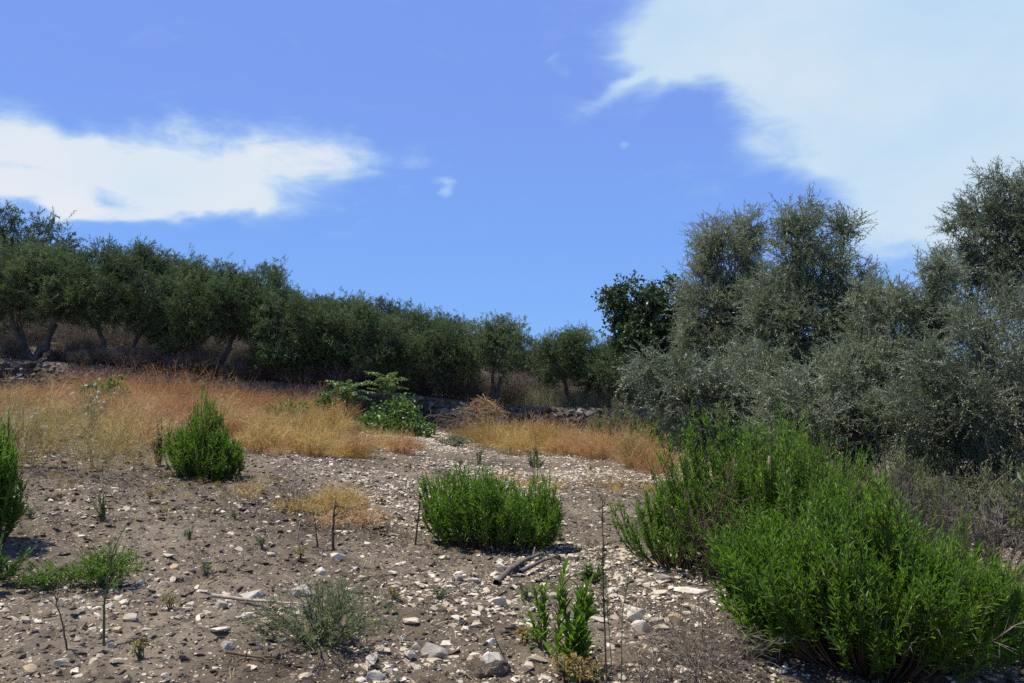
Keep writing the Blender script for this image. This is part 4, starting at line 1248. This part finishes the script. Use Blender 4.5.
def make_world():
    w = bpy.data.worlds.new('World'); scene.world = w; w.use_nodes = True
    nt = w.node_tree; nd, ln = nt.nodes, nt.links
    nd.clear()
    out = nd.new('ShaderNodeOutputWorld'); bg = nd.new('ShaderNodeBackground')
    bg.inputs['Strength'].default_value = SKY_STRENGTH
    sky = nd.new('ShaderNodeTexSky'); sky.sky_type = 'NISHITA'; sky.sun_disc = False
    sky.sun_elevation = SUN_EL; sky.sun_rotation = SUN_AZ
    sky.altitude = 200; sky.air_density = 1.0; sky.dust_density = .0; sky.ozone_density = 1.0
    tint = nd.new('ShaderNodeMix'); tint.data_type = 'RGBA'; tint.blend_type = 'MULTIPLY'; tint.inputs['Factor'].default_value = 1
    tint.inputs['B'].default_value = (*SKY_TINT, 1)
    deep = nd.new('ShaderNodeMix'); deep.data_type = 'RGBA'; deep.inputs['Factor'].default_value = SKY_MIX
    ln.new(sky.outputs[0], deep.inputs['A']); 
    tz = nd.new('ShaderNodeTexCoord'); sz = nd.new('ShaderNodeSeparateXYZ'); ln.new(tz.outputs['Generated'], sz.inputs[0])
    zr = nd.new('ShaderNodeMapRange'); zr.inputs['From Min'].default_value = .02; zr.inputs['From Max'].default_value = .36
    ln.new(sz.outputs['Z'], zr.inputs['Value'])
    gr = nd.new('ShaderNodeMix'); gr.data_type = 'RGBA'
    ln.new(zr.outputs[0], gr.inputs['Factor']); gr.inputs['A'].default_value = (*SKY_LOW, 1); gr.inputs['B'].default_value = (*SKY_HIGH, 1)
    ln.new(gr.outputs['Result'], deep.inputs['B'])
    ln.new(deep.outputs['Result'], tint.inputs['A'])
    tc = nd.new('ShaderNodeTexCoord')
    sx = nd.new('ShaderNodeSeparateXYZ'); ln.new(tc.outputs['Generated'], sx.inputs[0])
    def mt(op, a, b=None, c=None):
        n = nd.new('ShaderNodeMath'); n.operation = op
        for i, v in enumerate((a, b, c)):
            if v is None: continue
            if isinstance(v, (int, float)): n.inputs[i].default_value = v
            else: ln.new(v, n.inputs[i])
        return n.outputs[0]
    az = mt('ARCTAN2', sx.outputs['X'], sx.outputs['Y'])
    el = mt('ARCSINE', sx.outputs['Z'])
    cmb = nd.new('ShaderNodeCombineXYZ'); ln.new(az, cmb.inputs[0]); ln.new(mt('MULTIPLY', el, 1.9), cmb.inputs[1])
    def nz(scale, det, rough, dist=0):
        n = noise(nd, scale, det, rough); n.inputs['Distortion'].default_value = dist
        ln.new(cmb.outputs[0], n.inputs['Vector']); return n.outputs['Fac']
    warp1 = mt('SUBTRACT', nz(5.5, 3, .5), .5)
    warp2 = mt('SUBTRACT', nz(9.0, 3, .5, .5), .5)
    azw = mt('MULTIPLY_ADD', warp1, .14, az)
    elw = mt('MULTIPLY_ADD', warp2, .07, el)
    def blob(px, py, rx, ry, rot=0.0, amp=1.0):
        a, e = azel(px, py)
        da, de = mt('SUBTRACT', azw, a), mt('SUBTRACT', elw, e)
        c, s = math.cos(rot), math.sin(rot)
        u = mt('MULTIPLY', mt('ADD', mt('MULTIPLY', da, c), mt('MULTIPLY', de, s)), F / rx)
        v = mt('MULTIPLY', mt('SUBTRACT', mt('MULTIPLY', de, c), mt('MULTIPLY', da, s)), F / ry)
        q = mt('ADD', mt('POWER', mt('ABSOLUTE', u), 2), mt('POWER', mt('ABSOLUTE', v), 2))
        return mt('MULTIPLY', mt('EXPONENT', mt('MULTIPLY', q, -1)), amp)
    def total(lst):
        t = None
        for b_ in lst:
            x = blob(*b_); t = x if t is None else mt('ADD', t, x)
        return t
    cm2 = nd.new('ShaderNodeCombineXYZ'); ln.new(az, cm2.inputs[0]); ln.new(mt('MULTIPLY', el, 2.5), cm2.inputs[1])
    st = noise(nd, 13, 9, .66); st.inputs['Distortion'].default_value = .5; ln.new(cm2.outputs[0], st.inputs['Vector'])
    fine = st.outputs['Fac']; broad = nz(4.5, 5, .55, .3)
    def cloud(lst, lo, hi, a1, a2):
        s = total(lst)
        s = mt('ADD', s, mt('MULTIPLY', mt('SUBTRACT', fine, .5), a1))
        s = mt('ADD', s, mt('MULTIPLY', mt('SUBTRACT', broad, .5), a2))
        mr = nd.new('ShaderNodeMapRange'); mr.interpolation_type = 'SMOOTHSTEP'
        mr.inputs['From Min'].default_value = lo; mr.inputs['From Max'].default_value = hi
        ln.new(s, mr.inputs['Value']); return mr.outputs[0]
    d1 = cloud([(60, 150, 150, 22, -.05), (262, 158, 100, 32), (150, 180, 130, 20, -.12), (-40, 172, 120, 26), (205, 200, 60, 13), (112, 194, 32, 7, 0, -.9), (20, 168, 60, 7, -.1, -.6), (330, 162, 60, 16, 0, .45), (40, 190, 110, 9, -.08, .8), (40, 186, 60, 8, 0, .5)], .08, 1.25, 1.3, .4)
    d2 = cloud([(760, 5, 140, 60), (920, 60, 190, 105), (1010, 130, 170, 85), (925, 170, 75, 50, -.5), (628, 90, 50, 8, .22, .75), (668, 58, 42, 34, 0, .8), (705, 122, 46, 44, -.3, -.9), (1150, 60, 250, 170), (800, 190, 70, 50, .6, -.7), (690, 160, 20, 20, 0, .3)], .10, 1.15, .95, .3)
    d3 = cloud([(560, 68, 24, 13, -.5, .62), (620, 146, 16, 8, 0, .8), (447, 189, 11, 6, 0, .7), (430, 112, 18, 5, 0, .45), (405, 165, 55, 22, 0, .62), (540, 58, 10, 6, 0, .35), (70, 226, 40, 9, 0, .55)], .38, 1.1, 1.1, .2)
    den = mt('MAXIMUM', mt('MAXIMUM', d1, mt('MULTIPLY', d2, .94)), mt('MULTIPLY', d3, .7))
    den = mt('MULTIPLY', den, .97)
    # thin cloud is bluish, thick cloud white
    cr = ramp(nd, [(.0, CLOUD_THIN), (.55, CLOUD_MID), (1.0, CLOUD_THICK)])
    body = mt('MULTIPLY', den, mt('MULTIPLY_ADD', mt('SUBTRACT', d1, d2), .14, mt('MULTIPLY_ADD', broad, .9, .28)))
    ln.new(mt('MULTIPLY_ADD', sx.outputs['Z'], .0, body), cr.inputs['Fac'])
    sc = nd.new('ShaderNodeMix'); sc.data_type = 'RGBA'; sc.blend_type = 'MULTIPLY'; sc.inputs['Factor'].default_value = 1
    ln.new(cr.outputs['Color'], sc.inputs['A']); sc.inputs['B'].default_value = (CLOUD_K, CLOUD_K, CLOUD_K, 1)
    mx = nd.new('ShaderNodeMix'); mx.data_type = 'RGBA'; mx.clamp_factor = True
    ln.new(den, mx.inputs['Factor']); ln.new(tint.outputs['Result'], mx.inputs['A']); ln.new(sc.outputs['Result'], mx.inputs['B'])
    ln.new(mx.outputs['Result'], bg.inputs['Color']); ln.new(bg.outputs[0], out.inputs['Surface'])

SKY_STRENGTH = .076
SKY_TINT = (1.0, 1.0, 1.0)
SKY_MIX, SKY_LOW, SKY_HIGH = .80, (1.75, 4.55, 10.4), (2.15, 3.65, 9.6)
CLOUD_K = 8.6
CLOUD_THIN, CLOUD_MID, CLOUD_THICK = (.46, .74, 1.06), (.72, .91, 1.05), (.95, .98, 1.05)
make_world()

sl = bpy.data.lights.new('sun', 'SUN'); sl.energy = 5.0; sl.angle = R(.53); sl.color = (1.0, .94, .84)
so = bpy.data.objects.new('sun', sl); COL.objects.link(so)
so.rotation_euler = Vector(SUN).to_track_quat('Z', 'Y').to_euler()
so.location = (0, 0, 40)

cd = bpy.data.cameras.new('camera'); cd.lens = LENS; cd.sensor_width = 36; cd.clip_start = .05; cd.clip_end = 4000
co = bpy.data.objects.new('camera', cd); COL.objects.link(co)
co.location = (0, 0, CAM_Z); co.rotation_euler = (R(90) + PITCH, 0, 0)
scene.camera = co
scene.render.resolution_x, scene.render.resolution_y = W_PX, H_PX
vs = scene.view_settings
vs.view_transform = 'Standard'; vs.look = 'None'; vs.exposure = .40; vs.gamma = 1; vs.use_curve_mapping = False
scene.render.engine = 'CYCLES'
scene.cycles.max_bounces = 6; scene.cycles.transmission_bounces = 4; scene.cycles.diffuse_bounces = 3; scene.cycles.transparent_max_bounces = 4
scene.cycles.use_denoising = False
